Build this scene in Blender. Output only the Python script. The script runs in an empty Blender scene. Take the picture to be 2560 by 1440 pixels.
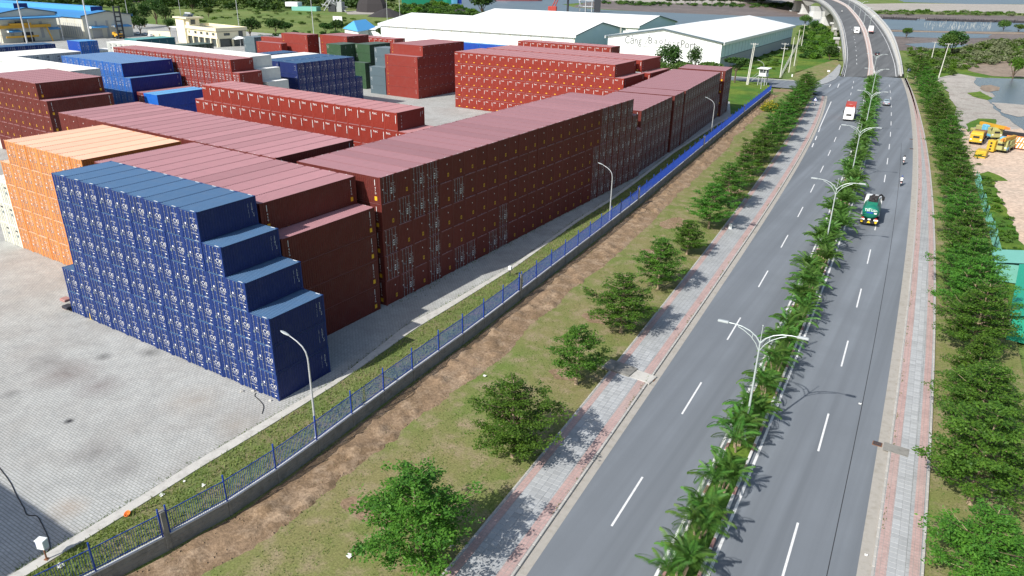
import bpy, bmesh, math, random
import numpy as np
from mathutils import Vector, Matrix
R = random.Random(7)
NR = np.random.RandomState(11)
sc = bpy.context.scene
C = sc.collection
# ------------------------------------------------------------------ camera, world, sun, exposure
CAM = np.array([44.697, -34.935, 34.0415]); YAW, PIT, ROLL, FPX = -0.5517, 0.40982, 0.01605, 1819.86
_d = np.array([math.sin(YAW)*math.cos(PIT), math.cos(YAW)*math.cos(PIT), -math.sin(PIT)])
_r = np.array([math.cos(YAW), -math.sin(YAW), 0.0]); _u = np.cross(_r, _d)
_X = math.cos(ROLL)*_r + math.sin(ROLL)*_u; _Y = -math.sin(ROLL)*_r + math.cos(ROLL)*_u
cd = bpy.data.cameras.new('camera'); cam = bpy.data.objects.new('camera', cd); C.objects.link(cam)
cd.sensor_width = 36; cd.lens = 36*FPX/2560; cd.clip_start = 0.5; cd.clip_end = 6000
cam.matrix_world = Matrix(((_X[0], _Y[0], -_d[0], CAM[0]), (_X[1], _Y[1], -_d[1], CAM[1]), (_X[2], _Y[2], -_d[2], CAM[2]), (0, 0, 0, 1)))
sc.camera = cam
SUNV = Vector((0.33, 1.19, -1.0)).normalized()
SUN_EL = math.radians(39.0); SUN_AZ = math.atan2(-0.33, -1.19)
w = bpy.data.worlds.new('World'); sc.world = w; w.use_nodes = True
nt = w.node_tree; bg = nt.nodes['Background']
sky = nt.nodes.new('ShaderNodeTexSky'); sky.sky_type = 'NISHITA'; sky.sun_disc = False
sky.sun_elevation = SUN_EL; sky.sun_rotation = SUN_AZ; sky.air_density = 1.3; sky.dust_density = 2.0; sky.ozone_density = 1.0
nt.links.new(sky.outputs[0], bg.inputs[0]); bg.inputs[1].default_value = 0.10
sl = bpy.data.lights.new('sun', 'SUN'); sl.energy = 4.6; sl.angle = math.radians(0.55); sl.color = (1.0, 0.955, 0.88)
so = bpy.data.objects.new('sun', sl); C.objects.link(so); so.rotation_euler = SUNV.to_track_quat('-Z', 'Y').to_euler(); so.location = (0, -60, 120)
sc.view_settings.view_transform = 'Standard'; sc.view_settings.look = 'None'; sc.view_settings.gamma = 1.0
sc.view_settings.exposure = 0.38
# ------------------------------------------------------------------ helpers
def G(px, py, z=0.0):
    """the point of the place at height z that the calibrated photograph shows at (px, py)"""
    d = _X*((px-1280)/FPX) + _Y*(-(py-720)/FPX) + _d
    t = (z-CAM[2])/d[2]
    return Vector((CAM[0]+t*d[0], CAM[1]+t*d[1], z))
def tag(o, label=None, cat=None, group=None, kind=None):
    if label: o['label'] = label
    if cat: o['category'] = cat
    if group: o['group'] = group
    if kind: o['kind'] = kind
    return o
def empty(name, loc=(0, 0, 0), rz=0.0, label=None, cat=None, group=None):
    o = bpy.data.objects.new(name, None); C.objects.link(o); o.location = loc; o.rotation_euler = (0, 0, rz)
    o.empty_display_size = 0.3
    return tag(o, label, cat, group)
ONES = ['first', 'second', 'third', 'fourth', 'fifth', 'sixth', 'seventh', 'eighth', 'ninth', 'tenth', 'eleventh', 'twelfth', 'thirteenth',
        'fourteenth', 'fifteenth', 'sixteenth', 'seventeenth', 'eighteenth', 'nineteenth', 'twentieth']
def nth(n):
    if n <= 20: return ONES[n-1]
    t = {2: 'twenty', 3: 'thirty', 4: 'forty', 5: 'fifty', 6: 'sixty', 7: 'seventy'}[n//10]
    return {2: 'twentieth', 3: 'thirtieth', 4: 'fortieth', 5: 'fiftieth', 6: 'sixtieth', 7: 'seventieth'}[n//10] if n % 10 == 0 else t+'-'+ONES[n % 10-1]
class Geo:
    """collects polygons with material slots; build() links them as ONE mesh object"""
    def __init__(s): s.v = []; s.f = []; s.m = []; s.mats = []
    def slot(s, mat):
        if mat not in s.mats: s.mats.append(mat)
        return s.mats.index(mat)
    def add(s, vs, fs, mat, M=None):
        b = len(s.v); k = s.slot(mat)
        if M is not None: vs = [M @ Vector(p) for p in vs]
        s.v.extend([tuple(p) for p in vs]); s.f.extend([tuple(i+b for i in f) for f in fs]); s.m.extend([k]*len(fs)); return s
    def merge(s, g, M=None):
        b = len(s.v); ks = [s.slot(m) for m in g.mats]
        s.v.extend([tuple(M @ Vector(p)) for p in g.v] if M is not None else g.v)
        s.f.extend([tuple(i+b for i in f) for f in g.f]); s.m.extend([ks[i] for i in g.m]); return s
    def box(s, x0, x1, y0, y1, z0, z1, mat, M=None):
        vs = [(x0, y0, z0), (x1, y0, z0), (x1, y1, z0), (x0, y1, z0), (x0, y0, z1), (x1, y0, z1), (x1, y1, z1), (x0, y1, z1)]
        return s.add(vs, [(0, 3, 2, 1), (4, 5, 6, 7), (0, 1, 5, 4), (1, 2, 6, 5), (2, 3, 7, 6), (3, 0, 4, 7)], mat, M)
    def cbox(s, x0, x1, y0, y1, z0, z1, mat, c=0.03, M=None):
        """box with chamfered vertical and top edges"""
        vs = []; rings = [(z0, 0, 0), (z1-c, 0, 0), (z1, c, 0)]
        for z, i, _ in rings:
            a, b, p, q = x0+i, x1-i, y0+i, y1-i
            vs += [(a+c, p, z), (b-c, p, z), (b, p+c, z), (b, q-c, z), (b-c, q, z), (a+c, q, z), (a, q-c, z), (a, p+c, z)]
        fs = [tuple(range(7, -1, -1)), tuple(range(16, 24))]
        for r in range(2):
            for k in range(8): fs.append((r*8+k, r*8+(k+1) % 8, r*8+8+(k+1) % 8, r*8+8+k))
        return s.add(vs, fs, mat, M)
    def quad(s, a, b, c, d, mat): return s.add([a, b, c, d], [(0, 1, 2, 3)], mat)
    def tube(s, pts, rads, mat, n=8, caps=True):
        """tapered tube along a polyline"""
        pts = [Vector(p) for p in pts]; rads = rads if hasattr(rads, '__len__') else [rads]*len(pts)
        vs = []; fs = []; up = None
        for i, p in enumerate(pts):
            t = (pts[min(i+1, len(pts)-1)]-pts[max(i-1, 0)]).normalized()
            if up is None: up = Vector((1, 0, 0)) if abs(t.z) > .8 else Vector((0, 0, 1))
            a = t.cross(up); a = a.normalized() if a.length > 1e-5 else Vector((1, 0, 0)); b = a.cross(t)
            up = b
            for k in range(n):
                th = 2*math.pi*k/n; vs.append(p+(a*math.cos(th)+b*math.sin(th))*rads[i])
        for i in range(len(pts)-1):
            for k in range(n):
                k2 = (k+1) % n; fs.append((i*n+k, i*n+k2, i*n+n+k2, i*n+n+k))
        if caps: fs += [tuple(range(n)), tuple(range((len(pts)-1)*n, len(pts)*n))[::-1]]
        return s.add(vs, fs, mat)
    def prism(s, poly, z0, z1, mat, M=None):
        n = len(poly); vs = [(x, y, z0) for x, y in poly]+[(x, y, z1) for x, y in poly]
        fs = [tuple(range(n-1, -1, -1)), tuple(range(n, 2*n))]+[(k, (k+1) % n, n+(k+1) % n, n+k) for k in range(n)]
        return s.add(vs, fs, mat, M)
    def lathe(s, prof, mat, n=12, M=None):
        vs = []; fs = []
        for r, z in prof:
            for k in range(n): vs.append((r*math.cos(2*math.pi*k/n), r*math.sin(2*math.pi*k/n), z))
        for i in range(len(prof)-1):
            for k in range(n): k2 = (k+1) % n; fs.append((i*n+k, i*n+k2, i*n+n+k2, i*n+n+k))
        fs += [tuple(range(n))[::-1], tuple(range((len(prof)-1)*n, len(prof)*n))]
        return s.add(vs, fs, mat, M)
    def loft(s, rings, mat, close=True):
        """skin through rings of equal length"""
        n = len(rings[0]); vs = [p for r in rings for p in r]; fs = []
        for i in range(len(rings)-1):
            for k in range(n if close else n-1):
                k2 = (k+1) % n; fs.append((i*n+k, i*n+k2, i*n+n+k2, i*n+n+k))
        if close: fs += [tuple(range(n))[::-1], tuple(range((len(rings)-1)*n, len(rings)*n))]
        return s.add(vs, fs, mat)
    def mesh(s, name, smooth=False):
        me = bpy.data.meshes.new(name); me.from_pydata(s.v, [], s.f)
        for m in s.mats: me.materials.append(m)
        if len(s.mats) > 1: me.polygons.foreach_set('material_index', s.m)
        if smooth: me.polygons.foreach_set('use_smooth', [True]*len(s.f))
        me.update(); return me
    def build(s, name, parent=None, loc=None, rz=0.0, smooth=False, mesh=None):
        me = mesh or s.mesh(name, smooth)
        o = bpy.data.objects.new(name, me); C.objects.link(o); o.parent = parent
        if loc is not None: o.location = loc
        if rz: o.rotation_euler = (0, 0, rz)
        return o
def inst(me, name, parent=None, loc=(0, 0, 0), rot=(0, 0, 0), scale=(1, 1, 1)):
    o = bpy.data.objects.new(name, me); C.objects.link(o); o.parent = parent; o.location = loc; o.rotation_euler = rot; o.scale = scale
    return o
def copy_tree(o, parent=None):
    c = o.copy(); C.objects.link(c); c.parent = parent
    for ch in o.children: copy_tree(ch, c)
    return c
def npmesh(name, V, F, mats, mi=None, smooth=False):
    """mesh from numpy arrays, all faces with the same vertex count"""
    me = bpy.data.meshes.new(name); nv, nf, k = len(V), len(F), F.shape[1]
    me.vertices.add(nv); me.vertices.foreach_set('co', V.astype(np.float32).ravel())
    me.loops.add(nf*k); me.loops.foreach_set('vertex_index', F.astype(np.int32).ravel())
    me.polygons.add(nf); me.polygons.foreach_set('loop_start', np.arange(nf, dtype=np.int32)*k)
    if mi is not None: me.polygons.foreach_set('material_index', mi.astype(np.int32))
    for m in mats: me.materials.append(m)
    if smooth: me.polygons.foreach_set('use_smooth', np.ones(nf, bool))
    me.update(calc_edges=True); me.validate(); return me
_font = {}
def text_geo(txt, size, mat, width=None, res=1):
    """flat lettering in the XZ plane, centred, as Geo (reads from -Y)"""
    key = (txt, size, width)
    if key not in _font:
        cu = bpy.data.curves.new('lettering', 'FONT'); cu.body = txt; cu.size = size; cu.resolution_u = res; cu.align_x = 'CENTER'; cu.align_y = 'CENTER'
        ob = bpy.data.objects.new('lettering', cu); C.objects.link(ob)
        dg = bpy.context.evaluated_depsgraph_get(); me = ob.evaluated_get(dg).to_mesh()
        v = [(p.co.x, 0.0, p.co.y) for p in me.vertices]; f = [tuple(p.vertices) for p in me.polygons]
        ob.evaluated_get(dg).to_mesh_clear(); bpy.data.objects.remove(ob); bpy.data.curves.remove(cu)
        if width and v:
            wx = max(p[0] for p in v)-min(p[0] for p in v); k = width/max(wx, 1e-6); v = [(p[0]*k, 0, p[2]) for p in v]
        _font[key] = (v, f)
    g = Geo(); g.add(_font[key][0], _font[key][1], mat); return g
# ------------------------------------------------------------------ materials
def _nt(m): m.use_nodes = True; n = m.node_tree; return n, n.nodes['Principled BSDF']
def noise(n, scale, detail=4, rough=.6, vec=None):
    t = n.nodes.new('ShaderNodeTexNoise'); t.inputs['Scale'].default_value = scale; t.inputs['Detail'].default_value = detail; t.inputs['Roughness'].default_value = rough
    if vec is not None: n.links.new(vec, t.inputs['Vector'])
    return t.outputs['Fac']
def ramp(n, fac, stops):
    r = n.nodes.new('ShaderNodeValToRGB'); e = r.color_ramp.elements
    while len(e) < len(stops): e.new(.5)
    for i, (p, c) in enumerate(stops): e[i].position = p; e[i].color = (*c, 1) if len(c) == 3 else c
    n.links.new(fac, r.inputs[0]); return r.outputs[0]
def mixc(n, fac, a, b, mode='MIX'):
    m = n.nodes.new('ShaderNodeMix'); m.data_type = 'RGBA'; m.blend_type = mode
    for i, x in ((0, fac), (6, a), (7, b)):
        if hasattr(x, 'is_linked') or hasattr(x, 'links'): n.links.new(x, m.inputs[i])
        else: m.inputs[i].default_value = x if i == 0 else (*x, 1)
    return m.outputs[2]
def maths(n, op, a, b=None, clamp=False):
    m = n.nodes.new('ShaderNodeMath'); m.operation = op; m.use_clamp = clamp
    for i, x in enumerate((a, b)):
        if x is None: continue
        if hasattr(x, 'links'): n.links.new(x, m.inputs[i])
        else: m.inputs[i].default_value = x
    return m.outputs[0]
def bump(n, b, fac, strength=.3, dist=.02):
    bp = n.nodes.new('ShaderNodeBump'); bp.inputs['Strength'].default_value = strength; bp.inputs['Distance'].default_value = dist
    n.links.new(fac, bp.inputs['Height']); n.links.new(bp.outputs[0], b.inputs['Normal'])
def pos(n): return n.nodes.new('ShaderNodeNewGeometry').outputs['Position']
def objc(n): return n.nodes.new('ShaderNodeTexCoord').outputs['Object']
def rnd(n): return n.nodes.new('ShaderNodeObjectInfo').outputs['Random']
def mk(name, col, rough=.6, var=.12, scale=3.0, metal=0.0, spec=.4, bmp=0.0, rvar=0.0, world=False, dirt=None, dirt_amt=0.0, dirt_scale=1.2):
    """paint, metal, plastic, concrete: base colour with fine noise, per-object tint and patches of dirt"""
    m = bpy.data.materials.new(name); n, b = _nt(m); v = pos(n) if world else objc(n)
    f = noise(n, scale, 5, .65, v)
    lo = tuple(max(0, c*(1-var)) for c in col); hi = tuple(min(1, c*(1+var)) for c in col)
    c = mixc(n, f, lo, hi)
    if rvar:
        k = maths(n, 'MULTIPLY_ADD', rnd(n), 2*rvar); m2 = n.nodes[-1]; m2.inputs[2].default_value = 1-rvar
        cb = n.nodes.new('ShaderNodeCombineColor'); [n.links.new(k, cb.inputs[i]) for i in range(3)]
        c = mixc(n, 1.0, c, cb.outputs[0], 'MULTIPLY')
    if dirt:
        d = noise(n, dirt_scale, 6, .7, v); dm = ramp(n, d, [(.48, (0, 0, 0)), (.72, (dirt_amt,)*3)])
        c = mixc(n, dm, c, dirt)
    n.links.new(c, b.inputs['Base Color']); b.inputs['Roughness'].default_value = rough; b.inputs['Metallic'].default_value = metal
    b.inputs['Specular IOR Level'].default_value = spec
    if bmp: bump(n, b, noise(n, scale*8, 4, .7, v), bmp, .02)
    return m
def ground_mat(name, cols, scales=(.05, .6, 6.0), rough=.95, bmp=.4, bdist=.08, spec=.15):
    """soil, grass, mud: three colours mixed by noise at three sizes"""
    m = bpy.data.materials.new(name); n, b = _nt(m); v = pos(n)
    a = noise(n, scales[0], 6, .6, v); c = noise(n, scales[1], 6, .65, v); d = noise(n, scales[2], 5, .7, v)
    c1 = mixc(n, ramp(n, a, [(.38, (0, 0, 0)), (.62, (1, 1, 1))]), cols[0], cols[1])
    c2 = mixc(n, ramp(n, c, [(.47, (0, 0, 0)), (.68, (1, 1, 1))]), c1, cols[2])
    k = ramp(n, d, [(.25, (.55,)*3), (.75, (1.35,)*3)])
    n.links.new(mixc(n, 1.0, c2, k, 'MULTIPLY'), b.inputs['Base Color'])
    b.inputs['Roughness'].default_value = rough; b.inputs['Specular IOR Level'].default_value = spec
    if bmp: bump(n, b, d, bmp, bdist)
    return m
def leaf_mat(name, dark, light, young=None, trans=.35, spec=.25):
    m = bpy.data.materials.new(name); n, b = _nt(m)
    f = noise(n, 1.1, 3, .6, objc(n)); g = noise(n, 9.0, 2, .6, objc(n))
    c = mixc(n, ramp(n, f, [(.35, (0, 0, 0)), (.65, (1, 1, 1))]), dark, light)
    if young: c = mixc(n, ramp(n, g, [(.5, (0, 0, 0)), (.75, (.8, .8, .8))]), c, young)
    hs = n.nodes.new('ShaderNodeHueSaturation'); r = rnd(n)
    n.links.new(maths(n, 'MULTIPLY_ADD', r, .035), hs.inputs['Hue']); n.nodes[-1].inputs[2].default_value = .4825
    k = maths(n, 'MULTIPLY_ADD', r, .45); n.nodes[-1].inputs[2].default_value = .78; n.links.new(k, hs.inputs['Value'])
    n.links.new(c, hs.inputs['Color']); c = hs.outputs[0]
    n.links.new(c, b.inputs['Base Color']); b.inputs['Roughness'].default_value = .55; b.inputs['Specular IOR Level'].default_value = spec
    tr = n.nodes.new('ShaderNodeBsdfTranslucent'); n.links.new(mixc(n, 1.0, c, (1.25, 1.25, .55), 'MULTIPLY'), tr.inputs['Color'])
    mx = n.nodes.new('ShaderNodeMixShader'); mx.inputs[0].default_value = trans
    n.links.new(b.outputs[0], mx.inputs[1]); n.links.new(tr.outputs[0], mx.inputs[2])
    n.links.new(mx.outputs[0], n.nodes['Material Output'].inputs['Surface']); return m
def water_mat(name, col, rough=.12, scale=.8, bst=.25):
    m = bpy.data.materials.new(name); n, b = _nt(m); v = pos(n)
    c = mixc(n, noise(n, .03, 4, .6, v), tuple(x*.8 for x in col), tuple(x*1.2 for x in col))
    n.links.new(c, b.inputs['Base Color']); b.inputs['Roughness'].default_value = rough; b.inputs['Specular IOR Level'].default_value = .5
    bump(n, b, noise(n, scale, 5, .6, v), bst, .3); return m
# ------------------------------------------------------------------ palette
def asphalt_mat(name, col):
    m = bpy.data.materials.new(name); n, b = _nt(m); v = pos(n)
    mp = n.nodes.new('ShaderNodeMapping'); mp.inputs['Scale'].default_value = (1.0, .012, 1.0); mp.inputs['Rotation'].default_value = (0, 0, -.055); n.links.new(v, mp.inputs[0])
    st = noise(n, .55, 3, .5, mp.outputs[0]); f = noise(n, 30, 4, .8, v); g = noise(n, .12, 5, .6, v)
    c = mixc(n, ramp(n, st, [(.35, (0, 0, 0)), (.7, (1, 1, 1))]), tuple(x*.80 for x in col), tuple(x*1.22 for x in col))
    c = mixc(n, ramp(n, g, [(.4, (0, 0, 0)), (.7, (.6, .6, .6))]), c, tuple(x*.86 for x in col))
    c = mixc(n, 1.0, c, ramp(n, f, [(.2, (.72,)*3), (.8, (1.25,)*3)]), 'MULTIPLY')
    n.links.new(c, b.inputs['Base Color']); b.inputs['Roughness'].default_value = .8; b.inputs['Specular IOR Level'].default_value = .3
    bump(n, b, f, .25, .01); return m
def tile_mat(name, c1, c2, joint, sx, sy, rot=-.045, mort=.02, stain=(.30, .27, .24), samt=.5, offset=.5):
    """small pavers or tiles too far away to build one by one: brick pattern in metres plus stains"""
    m = bpy.data.materials.new(name); n, b = _nt(m); v = pos(n)
    mp = n.nodes.new('ShaderNodeMapping'); mp.inputs['Rotation'].default_value = (0, 0, rot); n.links.new(v, mp.inputs[0])
    br = n.nodes.new('ShaderNodeTexBrick'); n.links.new(mp.outputs[0], br.inputs['Vector']); br.offset = offset
    br.inputs['Color1'].default_value = (*c1, 1); br.inputs['Color2'].default_value = (*c2, 1); br.inputs['Mortar'].default_value = (*joint, 1)
    br.inputs['Scale'].default_value = 1.0; br.inputs['Mortar Size'].default_value = mort; br.inputs['Brick Width'].default_value = sx; br.inputs['Row Height'].default_value = sy; br.inputs['Bias'].default_value = 0
    a = noise(n, .09, 7, .62, v); c = mixc(n, ramp(n, a, [(.45, (0, 0, 0)), (.72, (samt,)*3)]), br.outputs[0], stain)
    g = noise(n, .5, 6, .7, v); c = mixc(n, 1.0, c, ramp(n, g, [(.3, (.84,)*3), (.7, (1.1,)*3)]), 'MULTIPLY')
    f = noise(n, 5.5, 4, .7, v); c = mixc(n, 1.0, c, ramp(n, f, [(.3, (.86,)*3), (.7, (1.12,)*3)]), 'MULTIPLY')
    n.links.new(c, b.inputs['Base Color']); b.inputs['Roughness'].default_value = .85; b.inputs['Specular IOR Level'].default_value = .25
    bump(n, b, br.outputs['Fac'], -.4, .01); return m
M_asph = asphalt_mat('asphalt', (.168, .188, .214))
def stains(m, spots):
    n = m.node_tree; b = n.nodes['Principled BSDF']; c = b.inputs['Base Color'].links[0].from_socket; v = pos(n); f = noise(n, .7, 6, .75, v)
    for (x, y), r, col, k in spots:
        d = n.nodes.new('ShaderNodeVectorMath'); d.operation = 'DISTANCE'; n.links.new(v, d.inputs[0]); d.inputs[1].default_value = (x, y, 0)
        a = maths(n, 'SUBTRACT', 1.0, maths(n, 'DIVIDE', d.outputs['Value'], r), True); a = maths(n, 'MULTIPLY', a, maths(n, 'MULTIPLY', f, k*1.05), True); c = mixc(n, a, c, col)
    n.links.new(c, b.inputs['Base Color'])
M_yard = tile_mat('yard_pavers', (.47, .475, .47), (.41, .42, .42), (.23, .24, .21), .42, .21, 0.0, .022, (.275, .255, .235), .62)
stains(M_yard, [(tuple(G(x, y)[:2]), r, c, k) for x, y, r, c, k in ((170, 935, 3.2, (.12, .085, .08), .9), (250, 965, 2.6, (.13, .10, .10), .9), (120, 905, 2.4, (.11, .10, .10), .7), (240, 1130, 2.6, (.12, .11, .11), .8), (310, 1170, 2.8, (.15, .14, .135), .8), (375, 880, 1.4, (.06, .06, .06), 1.0), (260, 892, 1.0, (.05, .05, .05), 1.2), (172, 1053, .5, (.03, .03, .035), 2.2), (150, 700, 4.0, (.2, .19, .18), .6), (480, 1000, 3.0, (.30, .25, .20), .7), (170, 1270, 1.6, (.34, .26, .19), .9), (25, 985, 1.0, (.1, .1, .1), 1.2), (590, 1060, 2.2, (.30, .25, .2), .6))])
M_walk = tile_mat('walk_tiles', (.37, .385, .40), (.33, .345, .36), (.24, .25, .25), .42, .42, -.045, .02, (.30, .29, .28), .3, 0.0)
M_walkpink = tile_mat('walk_tiles_pink', (.46, .32, .30), (.42, .29, .275), (.32, .27, .26), .3, .3, -.045, .02, (.40, .34, .32), .5, 0.0)
M_tile = [mk('tile_%d' % i, tuple(x*k for x in (.36, .375, .39)), .85, .12, 6, rvar=.10) for i, k in enumerate((1.0, .93))]
M_tilepink = mk('tile_pink', (.42, .215, .20), .85, .14, 6, rvar=.14)
M_conc = mk('concrete', (.50, .49, .46), .9, .12, 2.5, bmp=.15, dirt=(.22, .21, .19), dirt_amt=.6, world=True)
M_concdark = mk('concrete_weathered', (.235, .23, .215), .92, .2, 2.5, bmp=.3, dirt=(.09, .09, .08), dirt_amt=.7, world=True)
M_kerb = mk('kerb_concrete', (.40, .39, .37), .9, .12, 4, rvar=.08, bmp=.15)
M_gutter = mk('gutter_concrete', (.36, .34, .31), .9, .14, 3, dirt=(.22, .20, .16), dirt_amt=.6, world=True)
M_white = mk('white_paint_line', (.70, .71, .72), .7, .1, 8, dirt=(.35, .35, .36), dirt_amt=.6, world=True, dirt_scale=3)
M_redpaint = mk('red_kerb_paint', (.36, .19, .175), .75, .2, 6, dirt=(.4, .33, .32), dirt_amt=.6)
M_whitekerb = mk('white_kerb_paint', (.66, .66, .65), .75, .1, 6, dirt=(.42, .4, .38), dirt_amt=.5)
M_grass = ground_mat('mown_grass', ((.14, .19, .05), (.21, .195, .085), (.29, .235, .15)), (.10, .55, 7), bmp=.5)
M_grass2 = ground_mat('strip_grass', ((.12, .17, .05), (.18, .19, .075), (.22, .185, .11)), (.16, .6, 7), bmp=.6)
M_field = ground_mat('field_grass', ((.10, .175, .04), (.20, .235, .085), (.115, .15, .035)), (.012, .06, .9), bmp=.5, bdist=.3)
M_lush = ground_mat('lush_grass', ((.055, .15, .02), (.14, .20, .03), (.06, .115, .02)), (.06, .3, 3), bmp=.5, bdist=.15)
M_dirt = ground_mat('bare_dirt', ((.27, .19, .125), (.21, .145, .09), (.34, .255, .18)), (.12, .5, 4), bmp=.7, bdist=.12)
M_sand = ground_mat('sand_lot', ((.55, .42, .325), (.60, .475, .385), (.46, .38, .31)), (.02, .08, 1.5), bmp=.3)
M_gravel = ground_mat('gravel_lot', ((.36, .34, .31), (.42, .39, .36), (.29, .26, .235)), (.03, .25, 2.5), bmp=.5)
M_mud = ground_mat('mud_flat', ((.15, .118, .105), (.20, .16, .145), (.115, .095, .085)), (.02, .1, .7), rough=.6, bmp=.4, bdist=.2, spec=.4)
M_bank = ground_mat('earth_bank', ((.26, .205, .16), (.31, .25, .20), (.19, .155, .12)), (.03, .15, .8), bmp=.5)
M_water = water_mat('river_water', (.10, .14, .18), .35, .8, .6)
M_pond = water_mat('pond_water', (.09, .115, .15), .22, 1.2, .4)
M_black = mk('black_rubber', (.018, .018, .02), .8, .2, 4)
# ------------------------------------------------------------------ ground sheets
def patch(name, pts, z, mat, jag=0.0, step=None, seed=1, kind='structure', parent=None):
    """flat sheet inside an outline, the outline roughened by jag metres"""
    rr = random.Random(seed); P = [Vector((p[0], p[1], 0)) for p in pts]; out = []
    for i, p in enumerate(P):
        q = P[(i+1) % len(P)]; L = (q-p).length; k = max(1, int(L/step)) if step else 1
        nrm = Vector((-(q-p).y, (q-p).x, 0)).normalized() if L > 0 else Vector((0, 0, 0))
        o = 0
        for j in range(k):
            o = .6*o+rr.uniform(-1, 1)*jag; out.append(p.lerp(q, j/k)+nrm*(o if (jag and j) else 0))
    bm = bmesh.new(); vs = [bm.verts.new((p.x, p.y, z)) for p in out]; f = bm.faces.new(vs)
    bm.normal_update()
    if f.normal.z < 0: bmesh.ops.reverse_faces(bm, faces=[f])
    bmesh.ops.triangulate(bm, faces=bm.faces[:])
    me = bpy.data.meshes.new(name); bm.to_mesh(me); bm.free(); me.materials.append(mat)
    o = bpy.data.objects.new(name, me); C.objects.link(o); o.parent = parent
    return tag(o, kind=kind)
def pg(z, *px): return [G(x, y, z) for x, y in px]
patch('ground', [(-3500, -400), (1800, -400), (1800, 5500), (-3500, 5500)], -.40, M_field)
# --- fitted lines of the road, x as a function of y
class Line:
    def __init__(s, pts, deg=3):
        s.y0 = min(p[1] for p in pts); s.y1 = max(p[1] for p in pts); s.c = np.polyfit([p[1] for p in pts], [p[0] for p in pts], deg); s.d = np.polyder(s.c)
    def __call__(s, y):
        yc = min(max(y, s.y0), s.y1); return float(np.polyval(s.c, yc)+np.polyval(s.d, yc)*(y-yc))
def gl(*px): return [tuple(G(x, y)[:2]) for x, y in px]
LD = Line(gl((1605, 1195), (1530, 1315), (1748, 963), (1702, 1042), (1847, 800), (1812, 858), (1916, 683), (1892, 725), (1966, 594), (1948, 627), (2005, 522), (1992, 549), (2084.3, 357), (2101, 315.8), (2128, 231), (2132, 212), (2136, 194.6)))
RD = Line(gl((1993, 1317), (1957, 1440), (2070, 1038), (2043, 1137), (2119, 855), (2103, 920), (2151, 722), (2141, 768), (2177, 622), (2170, 660), (2223.5, 359.6), (2227.4, 328.7), (2228, 300), (2228, 277), (2227.4, 255), (2226, 234.6), (2223.5, 215), (2220.5, 198.5)))
KL = Line(gl((1280, 1440), (1490, 1160), (1625, 950), (1765, 750), (1900, 550), (1955, 460), (2010, 375), (2018, 370), (2055, 262), (2065, 235)))
SL = Line(gl((1115, 1440), (1330, 1165), (1525, 925), (1700, 700), (1800, 590), (1905, 440), (1990, 310), (2030, 240)), 2)
GR = Line(gl((2145, 1440), (2197, 1090), (2243, 800), (2265, 600), (2280, 440), (2287, 350), (2268.7, 257.8), (2258, 206)))
SR = Line(gl((2310, 1440), (2322, 1150), (2330, 800), (2337, 560), (2325, 420), (2290, 260), (2268, 200)))
def off(l, d): return (lambda y: l(y)+d)
ML, MR = off(LD, 3.95), off(RD, -3.95)          # white lines beside the median
MKL, MKR = off(LD, 4.5), off(RD, -4.5)          # median kerbs
KR = off(GR, .75)                                # right kerb face
def strip(name, a, b, y0, y1, z, mat, step=4.0, kind='structure', parent=None, thick=0.0):
    n = max(2, int((y1-y0)/step)+1); ys = np.linspace(y0, y1, n); g = Geo(); vs = []; fs = []
    for y in ys: vs += [(a(y), y, z), (b(y), y, z)]
    for i in range(n-1): fs.append((2*i, 2*i+1, 2*i+3, 2*i+2))
    if thick:
        k = len(vs); vs += [(x, y, z-thick) for x, y, z in vs]
        for i in range(n-1): fs += [(2*i, 2*i+2, k+2*i+2, k+2*i), (2*i+1, k+2*i+1, k+2*i+3, 2*i+3)]
        fs += [(0, k, k+1, 1), (2*n-2, 2*n-1, k+2*n-1, k+2*n-2)]
    g.add(vs, fs, mat); o = g.build(name, parent); return tag(o, kind=kind) if parent is None else o
YE = round(G(2140, 192).y-.5, 2); YER = round(G(2215, 192).y-.5, 2)                                      # where the bridge ramp starts
Y0 = -60.0
# verges and fields
yin = pg(0, (37.5, 1434), (187.5, 1342.5), (337.5, 1252.5), (483.8, 1158.8), (618.8, 1080), (746, 1005), (840, 952.5), (1017.8, 813), (1116.7, 762), (1275, 669.7), (1437, 553), (1520, 500.6), (1573, 463), (1683, 379), (1793, 308))
yout = pg(0, (71, 1438), (210, 1353.8), (360, 1260), (502.5, 1170), (637.5, 1089), (787.5, 995.6), (915, 911), (1044, 819.7), (1123, 771.9), (1281.6, 673), (1445, 554), (1529, 501), (1581, 464), (1690, 379.5), (1800, 308.5))
KI = lambda y, P=sorted([(p.y, p.x) for p in yin]): float(np.interp(y, [q[0] for q in P], [q[1] for q in P])) if y > P[0][0] else P[0][1]
KO = lambda y, P=sorted([(p.y, p.x) for p in yout]): float(np.interp(y, [q[0] for q in P], [q[1] for q in P])) if y > P[0][0] else P[0][1]
FEN = [(6.0, -24.0), (7.05, -19.0), (7.85, -14.4), (8.3, -10.8), (8.25, -6.8), (8.05, -2.7), (7.75, 1.4), (7.3, 9.5), (6.95, 17.8), (6.4, 25.8), (6.05, 30.0), (4.3, 54), (3.0, 70), (-.75, 108.4), (-5.6, 160), (-10.19, 209.8)]
FX = lambda y: float(np.interp(y, [p[1] for p in FEN], [p[0] for p in FEN]))
o_yard = patch('yard_pavement', [(-460, -75), (1.2, -75)]+[(KI(y), y) for y in range(-60, 165, 6)]+[(-9.5, 165), (-16, 184), (-30, 186), (-33, 240), (-120, 262), (-460, 262)], 0.0, M_yard)
o_drain = strip('drain_kerb', KI, lambda y: KO(y) if KO(y)-KI(y) > .55 else KI(y)+.55, -60, 163, .10, M_conc, 2.0, thick=.3)
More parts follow.
